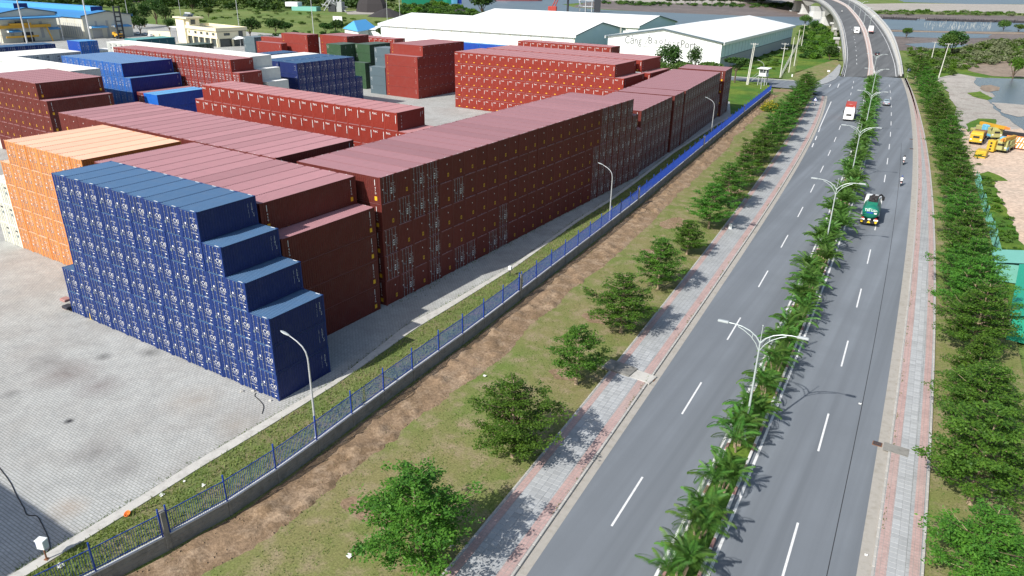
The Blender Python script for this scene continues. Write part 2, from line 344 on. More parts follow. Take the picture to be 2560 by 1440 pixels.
strip('grass_strip', lambda y: KO(y)-.02, FX, -60, 212, .03, M_grass2, 3)
patch('end_lawn', [(-9.5, 163), (-7, 163), (-10.6, 213), (-17, 233), (-30, 231), (-30, 186), (-16, 184)], .035, M_lush)
strip('left_verge', FX, SL, -60, 222, -.02, M_grass, 3)
patch('side_verge', [(SL(222), 222), (FX(212)-.3, 212), (-12, 219), (-3, 222)], -.01, M_dirt)
strip('right_verge', SR, lambda y: SR(y)+7.5, -60, YER, -.02, M_grass, 3)
# dirt strip along the wall, really uneven
def rough_strip(name, a, b, y0, y1, z, amp, mat, du=.35, seed=3, edge=.0):
    rs = np.random.RandomState(seed); ny = int((y1-y0)/du); nx = 12; V = []; F = []
    base = rs.randn(ny, nx+1); 
    for k in range(2): base = (base+np.roll(base, 1, 0)+np.roll(base, 1, 1)+np.roll(base, -1, 0))/3.0
    jit = np.cumsum(rs.randn(ny))*.12; jit -= np.linspace(0, jit[-1], ny); jit = np.clip(jit, -1.2, 1.2)
    for i in range(ny):
        y = y0+i*du; x0, x1 = a(y), b(y)+jit[i]*edge
        for j in range(nx+1):
            t = j/nx; e = min(1, min(j, nx-j)/2.0); rid = math.exp(-((t-.45)/.12)**2)*.9
            V.append((x0+(x1-x0)*t, y, z+(max(-.1, base[i, j]*1.2)+rid*.5+.15)*amp*e-(.06 if e == 0 else 0)))
    for i in range(ny-1):
        for j in range(nx): q = i*(nx+1)+j; F.append((q, q+1, q+nx+2, q+nx+1))
    me = npmesh(name, np.array(V), np.array(F), [mat]); o = bpy.data.objects.new(name, me); C.objects.link(o); return tag(o, kind='structure')
rough_strip('dirt_strip', lambda y: FX(y)+.15, lambda y: FX(y)+3.9-y*.005, -26, 205, .0, .22, M_dirt, edge=.9)
for i, (cx, cy, rx, ry) in enumerate(((14.5, -15.5, 2.2, 1.0), (15.8, -6.2, 2.6, .9), (17.5, 9, 2.3, .8), (18.4, 17.5, 1.6, 1.1), (16, 30, 2, 1.4), (13.5, 52, 2.2, 2.6), (11, 66, 2.0, 3.2), (13, 88, 1.5, 3.0), (7, 120, 2, 6))):
    patch('bare_soil', [(cx+rx*math.cos(t)*R.uniform(.7, 1.2), cy+ry*math.sin(t)*R.uniform(.7, 1.2)) for t in np.linspace(0, 6.28, 14)[:-1]], .0, M_dirt, .15, .4, i)
# --- carriageways, lines, kerbs, pavements
road = strip('road', off(KL, .62), MKL, Y0, YE+.2, .0, M_asph)
road_r = strip('road', MKR, GR, Y0, YER+.2, .0, M_asph)
strip('gutter', KL, off(KL, .64), Y0, 214, .006, M_gutter, 3)
strip('gutter', off(GR, -.02), KR, Y0, YER, .006, M_gutter, 3)
strip('sidewalk', SL, off(KL, -.18), Y0, 212, .13, M_walk, 3, thick=.3)
strip('sidewalk_border', lambda y: SL(y)+.16, lambda y: SL(y)+.72, Y0, 212, .138, M_walkpink, 3)
strip('sidewalk_border', off(KL, -.95), off(KL, -.2), Y0, 212, .138, M_walkpink, 3)
strip('sidewalk', off(KR, .18), SR, Y0, YER, .13, M_walk, 3, thick=.3)
strip('sidewalk_border', off(KR, .22), off(KR, .82), Y0, YER, .138, M_walkpink, 3)
strip('sidewalk_border', off(SR, -.75), off(SR, -.17), Y0, YER, .138, M_walkpink, 3)
strip('lane_line', ML, off(ML, .2), Y0, YE, .005, M_white, 4, parent=road)
strip('lane_line', off(MR, -.2), MR, Y0, YER, .005, M_white, 4, parent=road_r)
def dash_run(l, parent, y0, period, ln, n):
    for i in range(n):
        y = y0+i*period
        if y+ln > (YER if l is RD else YE): break
        strip('lane_dash', off(l, -.075), off(l, .075), y, y+ln, .005, M_white, 6, parent=parent)
dash_run(LD, road, 1.5-15.65*3, 15.65, 6.0, 20); dash_run(RD, road_r, 2.6-15.4*3, 15.4, 6.1, 20)
strip('tar_seam', off(RD, 2.35), off(RD, 2.40), -20, 150, .004, M_black, 5, parent=road_r)
# turning lane dashes, yield marks and arrows by the junction
for (a, b) in (((2060, 268), (2048, 290)), ((2094, 219), (2098, 209)), ((2046, 330), (2050, 320)), ((2038, 350), (2042, 340)), ((2030, 368), (2034, 358)), ((2047.5, 323), (2078, 254))):
    p, q = G(*a), G(*b); t = (q-p).normalized(); nn = Vector((-t.y, t.x, 0))*.11
    Geo().add([p-nn+Vector((0, 0, .005)), q-nn+Vector((0, 0, .005)), q+nn+Vector((0, 0, .005)), p+nn+Vector((0, 0, .005))], [(0, 1, 2, 3)], M_white).build('lane_dash', road)
for a, b in (((2050, 211), (2077, 211)), ((2077, 211), (2073, 217))):
    p, q = G(*a), G(*b); t = (q-p).normalized(); nn = Vector((-t.y, t.x, 0))*.12; up = Vector((0, 0, .006))
    Geo().add([p-nn+up, q-nn+up, q+nn+up, p+nn+up], [(0, 1, 2, 3)], M_white).build('give_way_line', road)
# side road
patch('side_road', [(KL(212)+1.5, 206), (-.5, 221), (-3.5, 224.5), (-12, 223.5), (-20, 226), (-60, 226), (-60, 240), (-31, 240.5), (-14, 243.5), (-2.5, 245), (.2, 252), (.6, 264), (8, 262), (LD(225), 225)], -.004, M_asph)
patch('side_kerb', [(-60, 240), (-31, 240.5), (-14, 243.5), (-9, 244.3), (-9, 246), (-15, 245), (-31, 242.5), (-60, 241.5)], .06, M_conc)
patch('corner_sidewalk', pg(.12, (2045, 214), (2068, 207), (2088, 198), (2098, 186), (2103, 165), (2098, 160), (2082, 178), (2060, 195), (2030, 211)), .12, M_walk)
patch('corner_verge', pg(0, (2030, 213), (2062, 196), (2084, 178), (2100, 158), (2092, 148), (2050, 160), (1990, 182), (1965, 205)), -.03, M_grass)
# built kerb stones and the near paving tiles, piece by piece
def kerb_run(name, l, y0, y1, n0, wid, zt, mats, step=1.0, y_far=None):
    root = tag(empty(name, (l(y0), y0, 0)), kind='structure')
    meshes = []
    for m in mats:
        g = Geo(); g.cbox(-wid/2, wid/2, 0, step-.025, -.2, zt, m, .025); meshes.append(g.mesh('kerb_stone'))
    rest = Geo(); i = 0; y = y0
    while y < y1:
        a = math.atan2(l(y+step)-l(y), step); k = mats.index(mats[i % len(mats)])
        if i < n0: inst(meshes[i % len(mats)], 'kerb_stone', root, (l(y)-l(y0), y-y0, R.uniform(-.006, .006)), (0, 0, -a))
        else: rest.box(-wid/2, wid/2, 0, step-.02, -.2, zt, mats[i % len(mats)], Matrix.Translation((l(y)-l(y0), y-y0, 0)) @ Matrix.Rotation(-a, 4, 'Z'))
        i += 1; y += step
    if rest.f: tag(rest.build('kerb_stone', root), kind='stuff')
kerb_run('kerb', off(KL, -.09), -14, 212, 80, .18, .15, [M_kerb])
kerb_run('kerb', off(KR, .09), -10, 250, 80, .18, .15, [M_kerb])
kerb_run('walk_edging', SL, -14, 211, 80, .16, .16, [M_kerb])
kerb_run('walk_edging', SR, -10, 250, 80, .16, .16, [M_kerb])
kerb_run('median_kerb', MKL, -12, YE-2, 120, .2, .22, [M_whitekerb, M_whitekerb, M_redpaint])
kerb_run('median_kerb', MKR, -12, YER-8, 120, .2, .22, [M_redpaint, M_whitekerb, M_whitekerb])
def tiles(l0, l1, y0, n, s, pink):
    root = tag(empty('tiled_walk', (l0(y0), y0, 0)), kind='structure')
    ms = []
    for m in M_tile: g = Geo(); g.cbox(.012, s-.012, .012, s-.012, .1, .146, m, .012); ms.append(g.mesh('paving_tile'))
    k = 0; r = 0
    while k < n:
        y = y0+r*s; x = l0(y); a = math.atan2(l0(y+1)-l0(y), 1)
        while x+s < l1(y)+.1 and k < n:
            inst(R.choice(ms), 'paving_tile', root, (x-l0(y0), y-y0, R.uniform(-.004, .004)), (0, 0, -a)); x += s; k += 1
        r += 1
tiles(lambda y: SL(y)+.74, off(KL, -.96), -10, 290, .5, False)
tiles(off(KR, .84), off(SR, -.76), -3, 290, .5, False)
# median soil and lawn
strip('median_bed', off(MKL, .08), off(MKR, -.08), Y0, YE, .12, M_lush, 4)
# ------------------------------------------------------------------ shipping containers
def paint(name, col, roof=False, rvar=.07):
    return mk(name, col, .55 if not roof else .75, .10, 1.4, spec=.35, rvar=rvar, dirt=tuple(min(1, c*.72+.05) for c in col), dirt_amt=.35, dirt_scale=.8)
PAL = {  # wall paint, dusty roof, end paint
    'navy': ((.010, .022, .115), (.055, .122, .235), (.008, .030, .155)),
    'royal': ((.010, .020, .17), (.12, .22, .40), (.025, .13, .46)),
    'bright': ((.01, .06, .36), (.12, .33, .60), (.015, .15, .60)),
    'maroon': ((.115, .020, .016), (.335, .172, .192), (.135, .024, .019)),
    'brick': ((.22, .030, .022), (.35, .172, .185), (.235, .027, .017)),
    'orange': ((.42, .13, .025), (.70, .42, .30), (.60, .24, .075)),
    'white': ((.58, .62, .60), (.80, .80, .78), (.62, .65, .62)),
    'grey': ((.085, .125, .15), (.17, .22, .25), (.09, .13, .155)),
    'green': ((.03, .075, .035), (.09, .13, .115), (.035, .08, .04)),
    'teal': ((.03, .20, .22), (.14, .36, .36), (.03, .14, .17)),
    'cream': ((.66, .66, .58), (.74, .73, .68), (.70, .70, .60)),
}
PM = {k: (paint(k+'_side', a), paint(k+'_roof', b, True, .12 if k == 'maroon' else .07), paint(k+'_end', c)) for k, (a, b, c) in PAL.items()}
M_galv = mk('galvanised_rod', (.33, .36, .40), .4, .15, 5, metal=.35)
M_ink = mk('white_lettering', (.80, .81, .82), .6, .04, 3)
M_yell = mk('yellow_plate', (.75, .42, .02), .6, .08, 5)
M_gasket = mk('door_gasket', (.02, .02, .025), .8, .1, 4)
M_under = mk('container_underside', (.03, .03, .03), .9, .1, 3)
CW = 2.438; HW = CW/2
def corr(p0, run, up, out, L, Ht, pitch, depth, mat, g):
    """trapezoid corrugation: waves along run, ridges along up, out = outward direction"""
    p0, run, up, out = Vector(p0), Vector(run), Vector(up), Vector(out); n = max(1, round(L/pitch)); q = L/n; ts = [(0, 0)]
    for i in range(n): ts += [(i*q+q*.30, 0), (i*q+q*.5, 1), (i*q+q*.8, 1), ((i+1)*q, 0)]
    vs = []; fs = []
    for t, d in ts: a = p0+run*t-out*(depth*d); vs += [a, a+up*Ht]
    flip = run.cross(up).dot(out) < 0
    for i in range(len(ts)-1):
        f = (2*i, 2*i+2, 2*i+3, 2*i+1); fs.append(f[::-1] if flip else f)
    g.add(vs, fs, mat)
ARCH = {}
def archetype(L, H, pal, end, style, low=False):
    """parts of one kind of container: local y=0 is the end that is seen, length runs to +y"""
    key = (L, H, pal, end, style, low)
    if key in ARCH: return ARCH[key]
    ms, mr, me_ = PM[pal]; P = {}
    fr = Geo(); c = .01
    for sx in (-1, 1):
        for y0, y1 in ((0, .14), (L-.14, L)):
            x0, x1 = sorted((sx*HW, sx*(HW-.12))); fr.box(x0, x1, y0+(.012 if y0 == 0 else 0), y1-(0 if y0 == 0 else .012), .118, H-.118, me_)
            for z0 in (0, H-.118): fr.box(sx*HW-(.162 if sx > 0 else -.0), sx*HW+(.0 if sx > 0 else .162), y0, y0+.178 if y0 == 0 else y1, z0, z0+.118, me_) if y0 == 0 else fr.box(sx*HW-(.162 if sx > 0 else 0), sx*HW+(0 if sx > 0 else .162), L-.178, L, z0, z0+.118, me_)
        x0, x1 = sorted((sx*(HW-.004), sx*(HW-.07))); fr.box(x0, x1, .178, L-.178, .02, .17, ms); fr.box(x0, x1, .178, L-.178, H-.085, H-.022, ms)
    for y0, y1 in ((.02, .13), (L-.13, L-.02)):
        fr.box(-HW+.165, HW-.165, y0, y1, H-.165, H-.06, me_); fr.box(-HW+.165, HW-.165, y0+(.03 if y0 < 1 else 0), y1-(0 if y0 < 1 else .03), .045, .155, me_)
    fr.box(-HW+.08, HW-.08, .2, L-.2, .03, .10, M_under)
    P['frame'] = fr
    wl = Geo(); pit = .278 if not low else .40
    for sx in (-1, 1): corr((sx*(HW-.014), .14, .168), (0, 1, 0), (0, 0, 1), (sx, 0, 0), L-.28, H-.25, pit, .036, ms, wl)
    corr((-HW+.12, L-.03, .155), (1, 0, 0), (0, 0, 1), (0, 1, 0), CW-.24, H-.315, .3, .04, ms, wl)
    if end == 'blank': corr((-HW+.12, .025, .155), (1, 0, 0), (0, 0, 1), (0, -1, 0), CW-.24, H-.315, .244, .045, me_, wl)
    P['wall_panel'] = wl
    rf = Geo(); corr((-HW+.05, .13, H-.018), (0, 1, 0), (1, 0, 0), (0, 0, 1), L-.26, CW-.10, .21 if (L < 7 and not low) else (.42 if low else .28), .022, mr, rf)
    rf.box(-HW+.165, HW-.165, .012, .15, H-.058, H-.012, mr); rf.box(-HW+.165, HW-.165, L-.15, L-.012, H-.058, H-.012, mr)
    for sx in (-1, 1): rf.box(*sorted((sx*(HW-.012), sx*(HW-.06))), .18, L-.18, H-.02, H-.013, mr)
    P['roof'] = rf
    mk_ = Geo()
    def tx(s_, size, x, z, y=-.012, wdt=None, mat=M_ink): mk_.merge(text_geo(s_, size, mat, wdt), Matrix.Translation((x, y, z)))
    def side(s_, size, yy, z, vertical=False, wdt=None, mat=M_ink):
        for sx in (-1, 1):
            if vertical:
                for i, ch in enumerate(s_):
                    if ch != ' ': mk_.merge(text_geo(ch, size, mat), Matrix.Translation((sx*(HW-.004), (yy if sx > 0 else L-yy), z-i*size*.95)) @ Matrix.Rotation(sx*math.pi/2, 4, 'Z'))
            else: mk_.merge(text_geo(s_, size, mat, wdt), Matrix.Translation((sx*(HW-.004), (yy if sx > 0 else L-yy), z)) @ Matrix.Rotation(sx*math.pi/2, 4, 'Z'))
    def plate(x, z, wq, hq, mat=M_ink, y=-.013): mk_.box(x-wq/2, x+wq/2, y, y+.006, z-hq/2, z+hq/2, mat)
    def splate(yy, z, wq, hq, mat):
        for sx in (-1, 1): a = yy if sx > 0 else L-yy; mk_.box(*sorted((sx*(HW-.006), sx*(HW+.002))), a-wq/2, a+wq/2, z-hq/2, z+hq/2, mat)
    if end == 'door':
        for s in (-1, 1):
            d = Geo(); x0, x1 = sorted((s*.012, s*(HW-.125))); z0, z1 = .16, H-.17
            d.box(x0, x1, .045, .075, z0, z1, me_)
            for a, b in ((x0, x0+.07), (x1-.07, x1)): d.box(a, b, .022, .045, z0, z1, me_)
            nb = 5 if not low else 3
            for k in range(nb+1):
                zc = z0+(z1-z0)*k/nb; h_ = .10 if 0 < k < nb else .06
                d.box(x0+.07, x1-.07, .026, .045, max(z0, zc-h_/2), min(z1, zc+h_/2), me_)
            d.box(*sorted((s*(HW-.125), s*(HW-.10))), .035, .05, z0, z1, M_gasket)
            if not low:
                for zz in (.45, .95, H-1.0, H-.5): d.box(*sorted((s*(HW-.22), s*(HW-.075))), .004, .03, zz, zz+.07, me_)
            P['door%d' % s] = d
            for k, xr in enumerate((.20, .74) if not low else (.22, .72)):
                rd = Geo(); xx = s*xr; rr = .02 if not low else .026
                if low: rd.box(xx-rr, xx+rr, -.02, .01, .12, H-.12, M_galv)
                else:
                    rd.tube([(xx, -.006, .10), (xx, -.006, H-.11)], rr, M_galv, 6)
                    for zz in (.12, .62, 1.25, H-.75, H-.19): rd.box(xx-.045, xx+.045, -.02, .03, zz, zz+.07, M_galv)
                    rd.box(*sorted((xx, xx+.34*(1 if k == 0 else -1)*s)), -.028, -.008, 1.02+.12*k, 1.06+.12*k, M_galv)
                P['rod%d%d' % (s, k)] = rd
        if style == 'navy':
            tx('CXRU 173026 4', .16, .64, H-.62, wdt=.72); tx('22G1', .15, .72, H-.84); tx('CXI', .56, .70, H-1.30, wdt=.74); tx('C X', .2, .70, H-1.62, wdt=.5)
            tx('MGW 30480', .11, .48, H-1.92, wdt=.36); tx('NET 28260', .11, .92, H-1.92, wdt=.34); plate(.86, .42, .24, .08); plate(-.44, H-1.22, .15, .17); plate(-.80, H-1.62, .20, .24, PM['grey'][1])
        elif style in ('orange', 'royal', 'tecdoor'):
            tx('HLBU 40 G1', .17, .62, H-.62, wdt=.72); tx('40 G1', .17, .5, H-.82, wdt=.4); [tx('MAX 32500', .13, .62, H-1.15-.2*i, wdt=.55) for i in range(4)]; tx('OK', .3, -.5, H-1.2, wdt=.4); plate(-.62, H-1.7, .22, .16)
            if style == 'tecdoor': tx('tec', .5, -.55, H-.65, wdt=.7)
        elif style == 'maroon':
            tx('TRHU 402', .16, .66, H-.95, wdt=.62); tx('45G1', .15, .62, H-1.14, wdt=.35)
            for i in range(5): tx('MAX 32500 KG', .12, .86, H-1.35-.17*i, wdt=.40); 
            for i in range(3): plate(.42, H-1.45-.26*i, .22, .13)
            plate(-.86, H-1.35, .13, .13); plate(.84, .40, .22, .08)
        elif style == 'white':
            plate(.6, H-.7, .5, .2, M_gasket); plate(.6, H-1.4, .4, .3, PM['grey'][1])
    else:
        if style == 'maroon': plate(.45, .78, .26, .42, M_yell); plate(.45, .78, .12, .26, M_under, -.016); plate(.28, H-.85, .10, .13)
        elif style == 'tec': tx('tec', .58, -.62, H-.50, wdt=.82); plate(.93, H-.98, .07, 1.15)
        elif style == 'tecyell': tx('tec', .52, -.64, H-.50, wdt=.78); plate(.95, H-.95, .07, .95); plate(.15, .50, .42, .2, M_yell)
        elif style == 'redend': tx('tec', .3, -.7, H-.42, wdt=.5); plate(.0, .42, .12, .12)
        elif style == 'dark': plate(.95, H-.9, .05, .8)
    if style == 'navy': side('22G1', .26, L-.55, H-.62, True); side('CXRU 1730264', .115, L-.92, H-.55, True, mat=M_ink); side('CX', .2, L-.42, H-1.55, True)
    if style in ('royal',): side('CAI', .26, L-.8, H-.6, True); splate(L-.7, .55, .34, .34, PM['grey'][1])
    if style == 'maroon':
        splate(L-.75, H-.62, .06, .62, M_ink); side('45G', .30, L-.72, H-1.18, True); splate(L-.70, .58, .34, .44, M_yell); splate(.75, H-.62, .06, .62, M_ink); side('45G', .30, .78, H-1.18, True); splate(.78, .58, .34, .44, M_yell)
    if style in ('tec', 'tecyell', 'tecdoor'): side('tecx', .5, .9, H-.6, True); splate(L-.9, H-.9, .05, .7, M_ink); splate(L-.5, H-.7, .05, .4, M_ink)
    if style == 'redend': side('tec', .42, L-.9, H-.55, True); side('tecu', .36, .9, H-.5, True, mat=M_yell); splate(.9, .52, .2, .2, M_yell)
    if style == 'dark' : side('CXIC', .30, .75, H-.45, True); side('DRYU', .30, .4, H-.45, True)
    if style in ('navy', 'maroon', 'orange'):
        for yy in (.10, L-.10): mk_.box(.35, .85, yy-.04, yy+.04, H-.012, H-.006, M_ink) if style == 'navy' else (mk_.box(-.02, .12, yy-.03, yy+.05, H-.012, H-.005, M_ink))
    if mk_.f: P['marking'] = mk_
    ARCH[key] = P; return P
MESH = {}
def part_mesh(key, nm, g):
    k = (key, nm)
    if k not in MESH: MESH[k] = g.mesh(nm.rstrip('-10123'))
    return MESH[k]
NAMES = {'navy': 'navy_container', 'maroon': 'maroon_container', 'brick': 'red_container', 'orange': 'orange_container'}
MASS = Geo()
def put(spec, M, label=None, group=None):
    """one container: an individual with parts when it has a label, else part of the far mass"""
    L, H, pal, end, style = spec
    if label is None:
        P = archetype(L, H, pal, end, style, True)
        for g in P.values(): MASS.merge(g, M)
        return
    P = archetype(L, H, pal, end, style)
    root = bpy.data.objects.new('shipping_container', part_mesh(spec, 'frame', P['frame'])); C.objects.link(root); root.matrix_world = M
    tag(root, label, 'container', group); doors = {}
    for nm, g in P.items():
        if nm == 'frame' or nm.startswith('rod'): continue
        name = 'door' if nm.startswith('door') else nm
        o = bpy.data.objects.new(name, part_mesh(spec, nm, g)); C.objects.link(o); o.parent = root; doors[nm] = o
        if nm == 'marking': o['kind'] = 'stuff'
    for nm, g in P.items():
        if nm.startswith('rod'):
            o = bpy.data.objects.new('lock_rod', part_mesh(spec, nm, g)); C.objects.link(o); o.parent = doors['door'+nm[3:-1]]
PITCH = 2.455
class Stack:
    """columns along local x (turned by yaw), container length along local y; cells (column, tier)"""
    def __init__(s, x, y, yaw, L, H, orient='Y'): s.x, s.y, s.yaw, s.L, s.H, s.o = x, y, yaw, L, H, orient; s.cells = {}
    def fill(s, c0, c1, t0, t1, pal, end, style):
        """columns c0..c1-1 and tiers t0..t1-1; orient Y: column c spans x [-(c+1), -c] pitches left of the origin; X: column c spans y [c, c+1]"""
        for c in range(c0, c1):
            for t in range(t0, t1): s.cells[(c, t)] = (pal, end, style)
        return s
    def mat(s, c, t):
        B = Matrix.Translation((s.x, s.y, 0)) @ Matrix.Rotation(s.yaw, 4, 'Z')
        jx, jy = R.uniform(-.008, .008), R.uniform(-.03, .03)
        if s.o == 'Y': return B @ Matrix.Translation((-(c+.5)*PITCH+jx, jy, t*s.H))
        return B @ Matrix.Translation((jy, (c+.5)*PITCH+jx, t*s.H)) @ Matrix.Rotation(math.pi/2, 4, 'Z')
    def visible(s, c, t, sides):
        n = {'top': (c, t+1), 'right': (c-1, t) if s.o == 'Y' else None, 'front': None}
        if 'front' in sides: return True
        if (c, t+1) not in s.cells: return True
        nb = c-1
        return 'right' in sides and (nb, t) not in s.cells
    def place(s, sides, labeler=None, group=None):
        """sides: which faces the camera side shows ('end' = the end at local y 0, 'low' = the side of lower columns)"""
        for (c, t), (pal, end, style) in sorted(s.cells.items()):
            if not ('end' in sides or (c, t+1) not in s.cells or ('low' in sides and (c-1, t) not in s.cells)): continue
            put((s.L, s.H, pal, end, style), s.mat(c, t), labeler(c, t, pal, end) if labeler else None, group)
TN = {1: 'ground', 2: 'second', 3: 'third', 4: 'fourth', 5: 'fifth', 6: 'sixth'}
def tier(t): return ('%s tier' % TN[t+1])
# S1 navy blue stack by the drive: local columns count from the road end
s1 = Stack(0, 0, -.004, 6.058, 2.591)
s1.fill(0, 1, 0, 3, 'navy', 'door', 'navy').fill(1, 2, 0, 4, 'navy', 'door', 'navy').fill(2, 3, 0, 5, 'navy', 'door', 'navy').fill(3, 12, 0, 6, 'navy', 'door', 'navy').fill(12, 13, 0, 2, 'navy', 'door', 'navy')
s1.place('end', lambda c, t, p, e: 'navy blue container, %s, %s column from the stepped road end of the blue stack' % (tier(t), nth(c+1)), 'navy blue containers stacked in front')
# S2 long maroon rows right behind it
s2 = Stack(-5.5, 6.76, -.02, 12.192, 2.896)
s2.fill(0, 1, 0, 4, 'maroon', 'blank', 'maroon').fill(1, 12, 0, 5, 'maroon', 'blank', 'maroon')
s2.place(('low',), lambda c, t, p, e: 'long maroon container behind the navy blue stack, %s, %s row from the fence' % (tier(t), nth(c+1)), 'maroon containers behind the navy blue stack')
# S6 the long wall of container ends facing the fence
s6 = Stack(-5.16, 19.87, -.010, 12.192, 2.896, 'X')
doors = {(0, 4), (2, 4), (3, 4), (1, 3), (2, 3), (3, 3), (5, 3), (0, 2), (3, 2), (3, 1), (0, 1), (1, 1), (1, 0), (3, 0), (9, 1), (9, 0), (5, 0), (6, 0), (8, 0)}
for c in range(28):
    n = 5 if c < 26 else (4 if c == 26 else 3)
    for t in range(n):
        dr = (c, t) in doors or c >= 21 or (c >= 19 and t < 3 and c >= 20)
        s6.cells[(c, t)] = ('maroon', 'door' if dr else 'blank', 'maroon')
s6.place('end', lambda c, t, p, e: 'maroon container %s to the fence, %s, %s column from the near end' % ('with doors' if e == 'door' else 'with blank end', tier(t), nth(c+1)), 'maroon containers with their ends to the fence')
# S3 orange
s3 = Stack(-36.575, 6.85, -.02, 12.192, 2.896)
s3.fill(0, 7, 0, 5, 'orange', 'door', 'orange').fill(7, 8, 0, 4, 'orange', 'door', 'orange').fill(8, 10, 0, 3, 'cream', 'door', 'white')
s3.place('end', lambda c, t, p, e: ('orange container, %s, %s column left of the navy blue stack' % (tier(t), nth(c+1))) if p == 'orange' else None, 'orange containers')
# S4 dusty maroon roofs in the middle
s4 = Stack(-20.36, 19.66, -.024, 12.192, 2.896)
s4.fill(0, 19, 0, 5, 'maroon', 'blank', 'maroon')
s4.place(('low',), lambda c, t, p, e: ('dusty maroon container roof in the middle row, %s from the row\'s near end' % nth(c+1)) if t == 4 else None, 'dusty maroon containers in the middle row')
for c in range(14, 19):
    for t in (2, 3): put((12.192, 2.896, 'brick', 'blank', 'maroon'), s4.mat(c, t))
# S5 twenty-foot tec containers
s5 = Stack(-23.94, 44.86, -.022, 6.058, 2.591)
s5.fill(-1, 0, 0, 5, 'brick', 'blank', 'tec').fill(0, 18, 0, 6, 'brick', 'blank', 'tec').fill(18, 19, 0, 5, 'brick', 'blank', 'tec')
s5.place('end', lambda c, t, p, e: ('red tec container, %s, %s column from the row\'s right end' % ('top tier' if t == 5 else 'tier below the top', nth(c+2))) if (t == 5 or (t == 4 and c in (-1, 18))) else None, 'red tec containers in the middle row')
# further stacks: one mass
def far(x, y, yaw, L, H, o, fills, sides):
    s = Stack(x, y, yaw, L, H, o)
    for f in fills: s.fill(*f)
    s.place(sides); return s
T20, T40, LO, HI = 6.058, 12.192, 2.591, 2.896
far(-5.05, 86.9, .075, T40, HI, 'X', [(0, 1, 0, 3, 'maroon', 'door', 'maroon'), (1, 9, 0, 4, 'maroon', 'door', 'maroon')], 'end')
far(-6.62, 110.0, .085, T40, HI, 'X', [(0, 3, 0, 4, 'maroon', 'door', 'maroon'), (3, 4, 0, 3, 'maroon', 'blank', 'maroon')], 'end')
far(-7.18, 118.0, .106, T40, HI, 'X', [(0, 15, 0, 4, 'maroon', 'door', 'maroon'), (15, 16, 0, 2, 'maroon', 'door', 'maroon')], 'end')
far(-10.75, 157.6, .11, T40, HI, 'X', [(0, 4, 0, 4, 'maroon', 'door', 'maroon')], ('end', 'low'))
far(-28.09, 127.74, -.01, T40, HI, 'Y', [(0, 19, 0, 5, 'brick', 'blank', 'tecyell'), (-1, 0, 0, 4, 'brick', 'blank', 'tecyell')], 'end')
far(-26.93, 141.0, -.015, T40, HI, 'Y', [(0, 19, 0, 5, 'brick', 'blank', 'tecyell'), (-1, 0, 0, 4, 'brick', 'blank', 'tecyell')], 'low')
far(-47.4, 167.2, -.015, T20, HI, 'Y', [(0, 13, 0, 5, 'brick', 'blank', 'tec')], 'end')
far(-90.97, 132.6, -.02, T40, HI, 'X', [(0, 1, 0, 4, 'brick', 'blank', 'redend'), (1, 9, 0, 5, 'brick', 'blank', 'redend')], ('end', 'low'))
far(-98.36, 33.7, -.02, T40, HI, 'Y', [(0, 8, 0, 5, 'maroon', 'blank', 'maroon'), (-1, 0, 0, 4, 'maroon', 'blank', 'maroon'), (8, 15, 0, 5, 'white', 'door', 'white')], ('end', 'low'))
far(-114.3, 59.75, -.02, T40, HI, 'Y', [(0, 10, 0, 5, 'royal', 'door', 'royal'), (-1, 0, 0, 4, 'royal', 'door', 'royal')], ('end', 'low'))
far(-106.5, 60.3, -.02, T40, HI, 'Y', [(1, 2, 0, 3, 'brick', 'door', 'orange'), (-1, 1, 0, 3, 'bright', 'blank', 'plain')], ('end', 'low'))
far(-94.53, 72.72, -.008, T20, LO, 'Y', [(0, 18, 0, 6, 'brick', 'door', 'tecdoor'), (-1, 0, 0, 5, 'brick', 'door', 'tecdoor')], ('end', 'low'))
far(-96.34, 79.6, -.005, T20, LO, 'Y', [(0, 23, 0, 6, 'white', 'door', 'white'), (-1, 0, 0, 5, 'white', 'door', 'white'), (-2, -1, 0, 4, 'white', 'door', 'white')], ('end', 'low'))
far(-96.14, 92.87, -.017, T20, LO, 'X', [(0, 8, 0, 5, 'navy', 'door', 'navy'), (8, 9, 0, 3, 'navy', 'door', 'navy')], ('end', 'low'))
far(-102.5, 92.9, -.017, T20, LO, 'X', [(0, 8, 0, 5, 'navy', 'door', 'navy')], ('low',))
far(-108.9, 92.9, -.017, T20, LO, 'X', [(0, 8, 0, 5, 'white', 'door', 'white')], ('low',))
far(-103.35, 135.3, -.013, T20, LO, 'X', [(-1, 0, 0, 3, 'grey', 'blank', 'dark'), (0, 2, 0, 5, 'grey', 'blank', 'dark')], ('end', 'low'))
far(-115.65, 140.24, -.014, T20, LO, 'X', [(-1, 0, 0, 3, 'green', 'blank', 'dark'), (0, 4, 0, 5, 'green', 'blank', 'dark')], ('end', 'low'))
far(-122.1, 134.44, -.017, T20, LO, 'X', [(0, 3, 0, 5, 'green', 'blank', 'dark')], ('end', 'low'))
far(-186.66, 155.75, -.016, T20, LO, 'X', [(0, 3, 0, 4, 'grey', 'blank', 'dark')], ('end', 'low'))
far(-141.54, 139.55, -.02, T40, HI, 'X', [(0, 2, 0, 5, 'brick', 'blank', 'redend')], ('end', 'low'))
far(-127.96, 143.5, -.02, T40, HI, 'X', [(0, 4, 0, 5, 'brick', 'blank', 'redend')], ('end', 'low'))
far(-150.0, 136.0, -.02, T40, HI, 'X', [(0, 1, 0, 4, 'brick', 'blank', 'redend')], ('end', 'low'))
far(-164.0, 150.0, -.02, T40, HI, 'X', [(0, 1, 0, 4, 'brick', 'blank', 'redend')], ('end', 'low'))
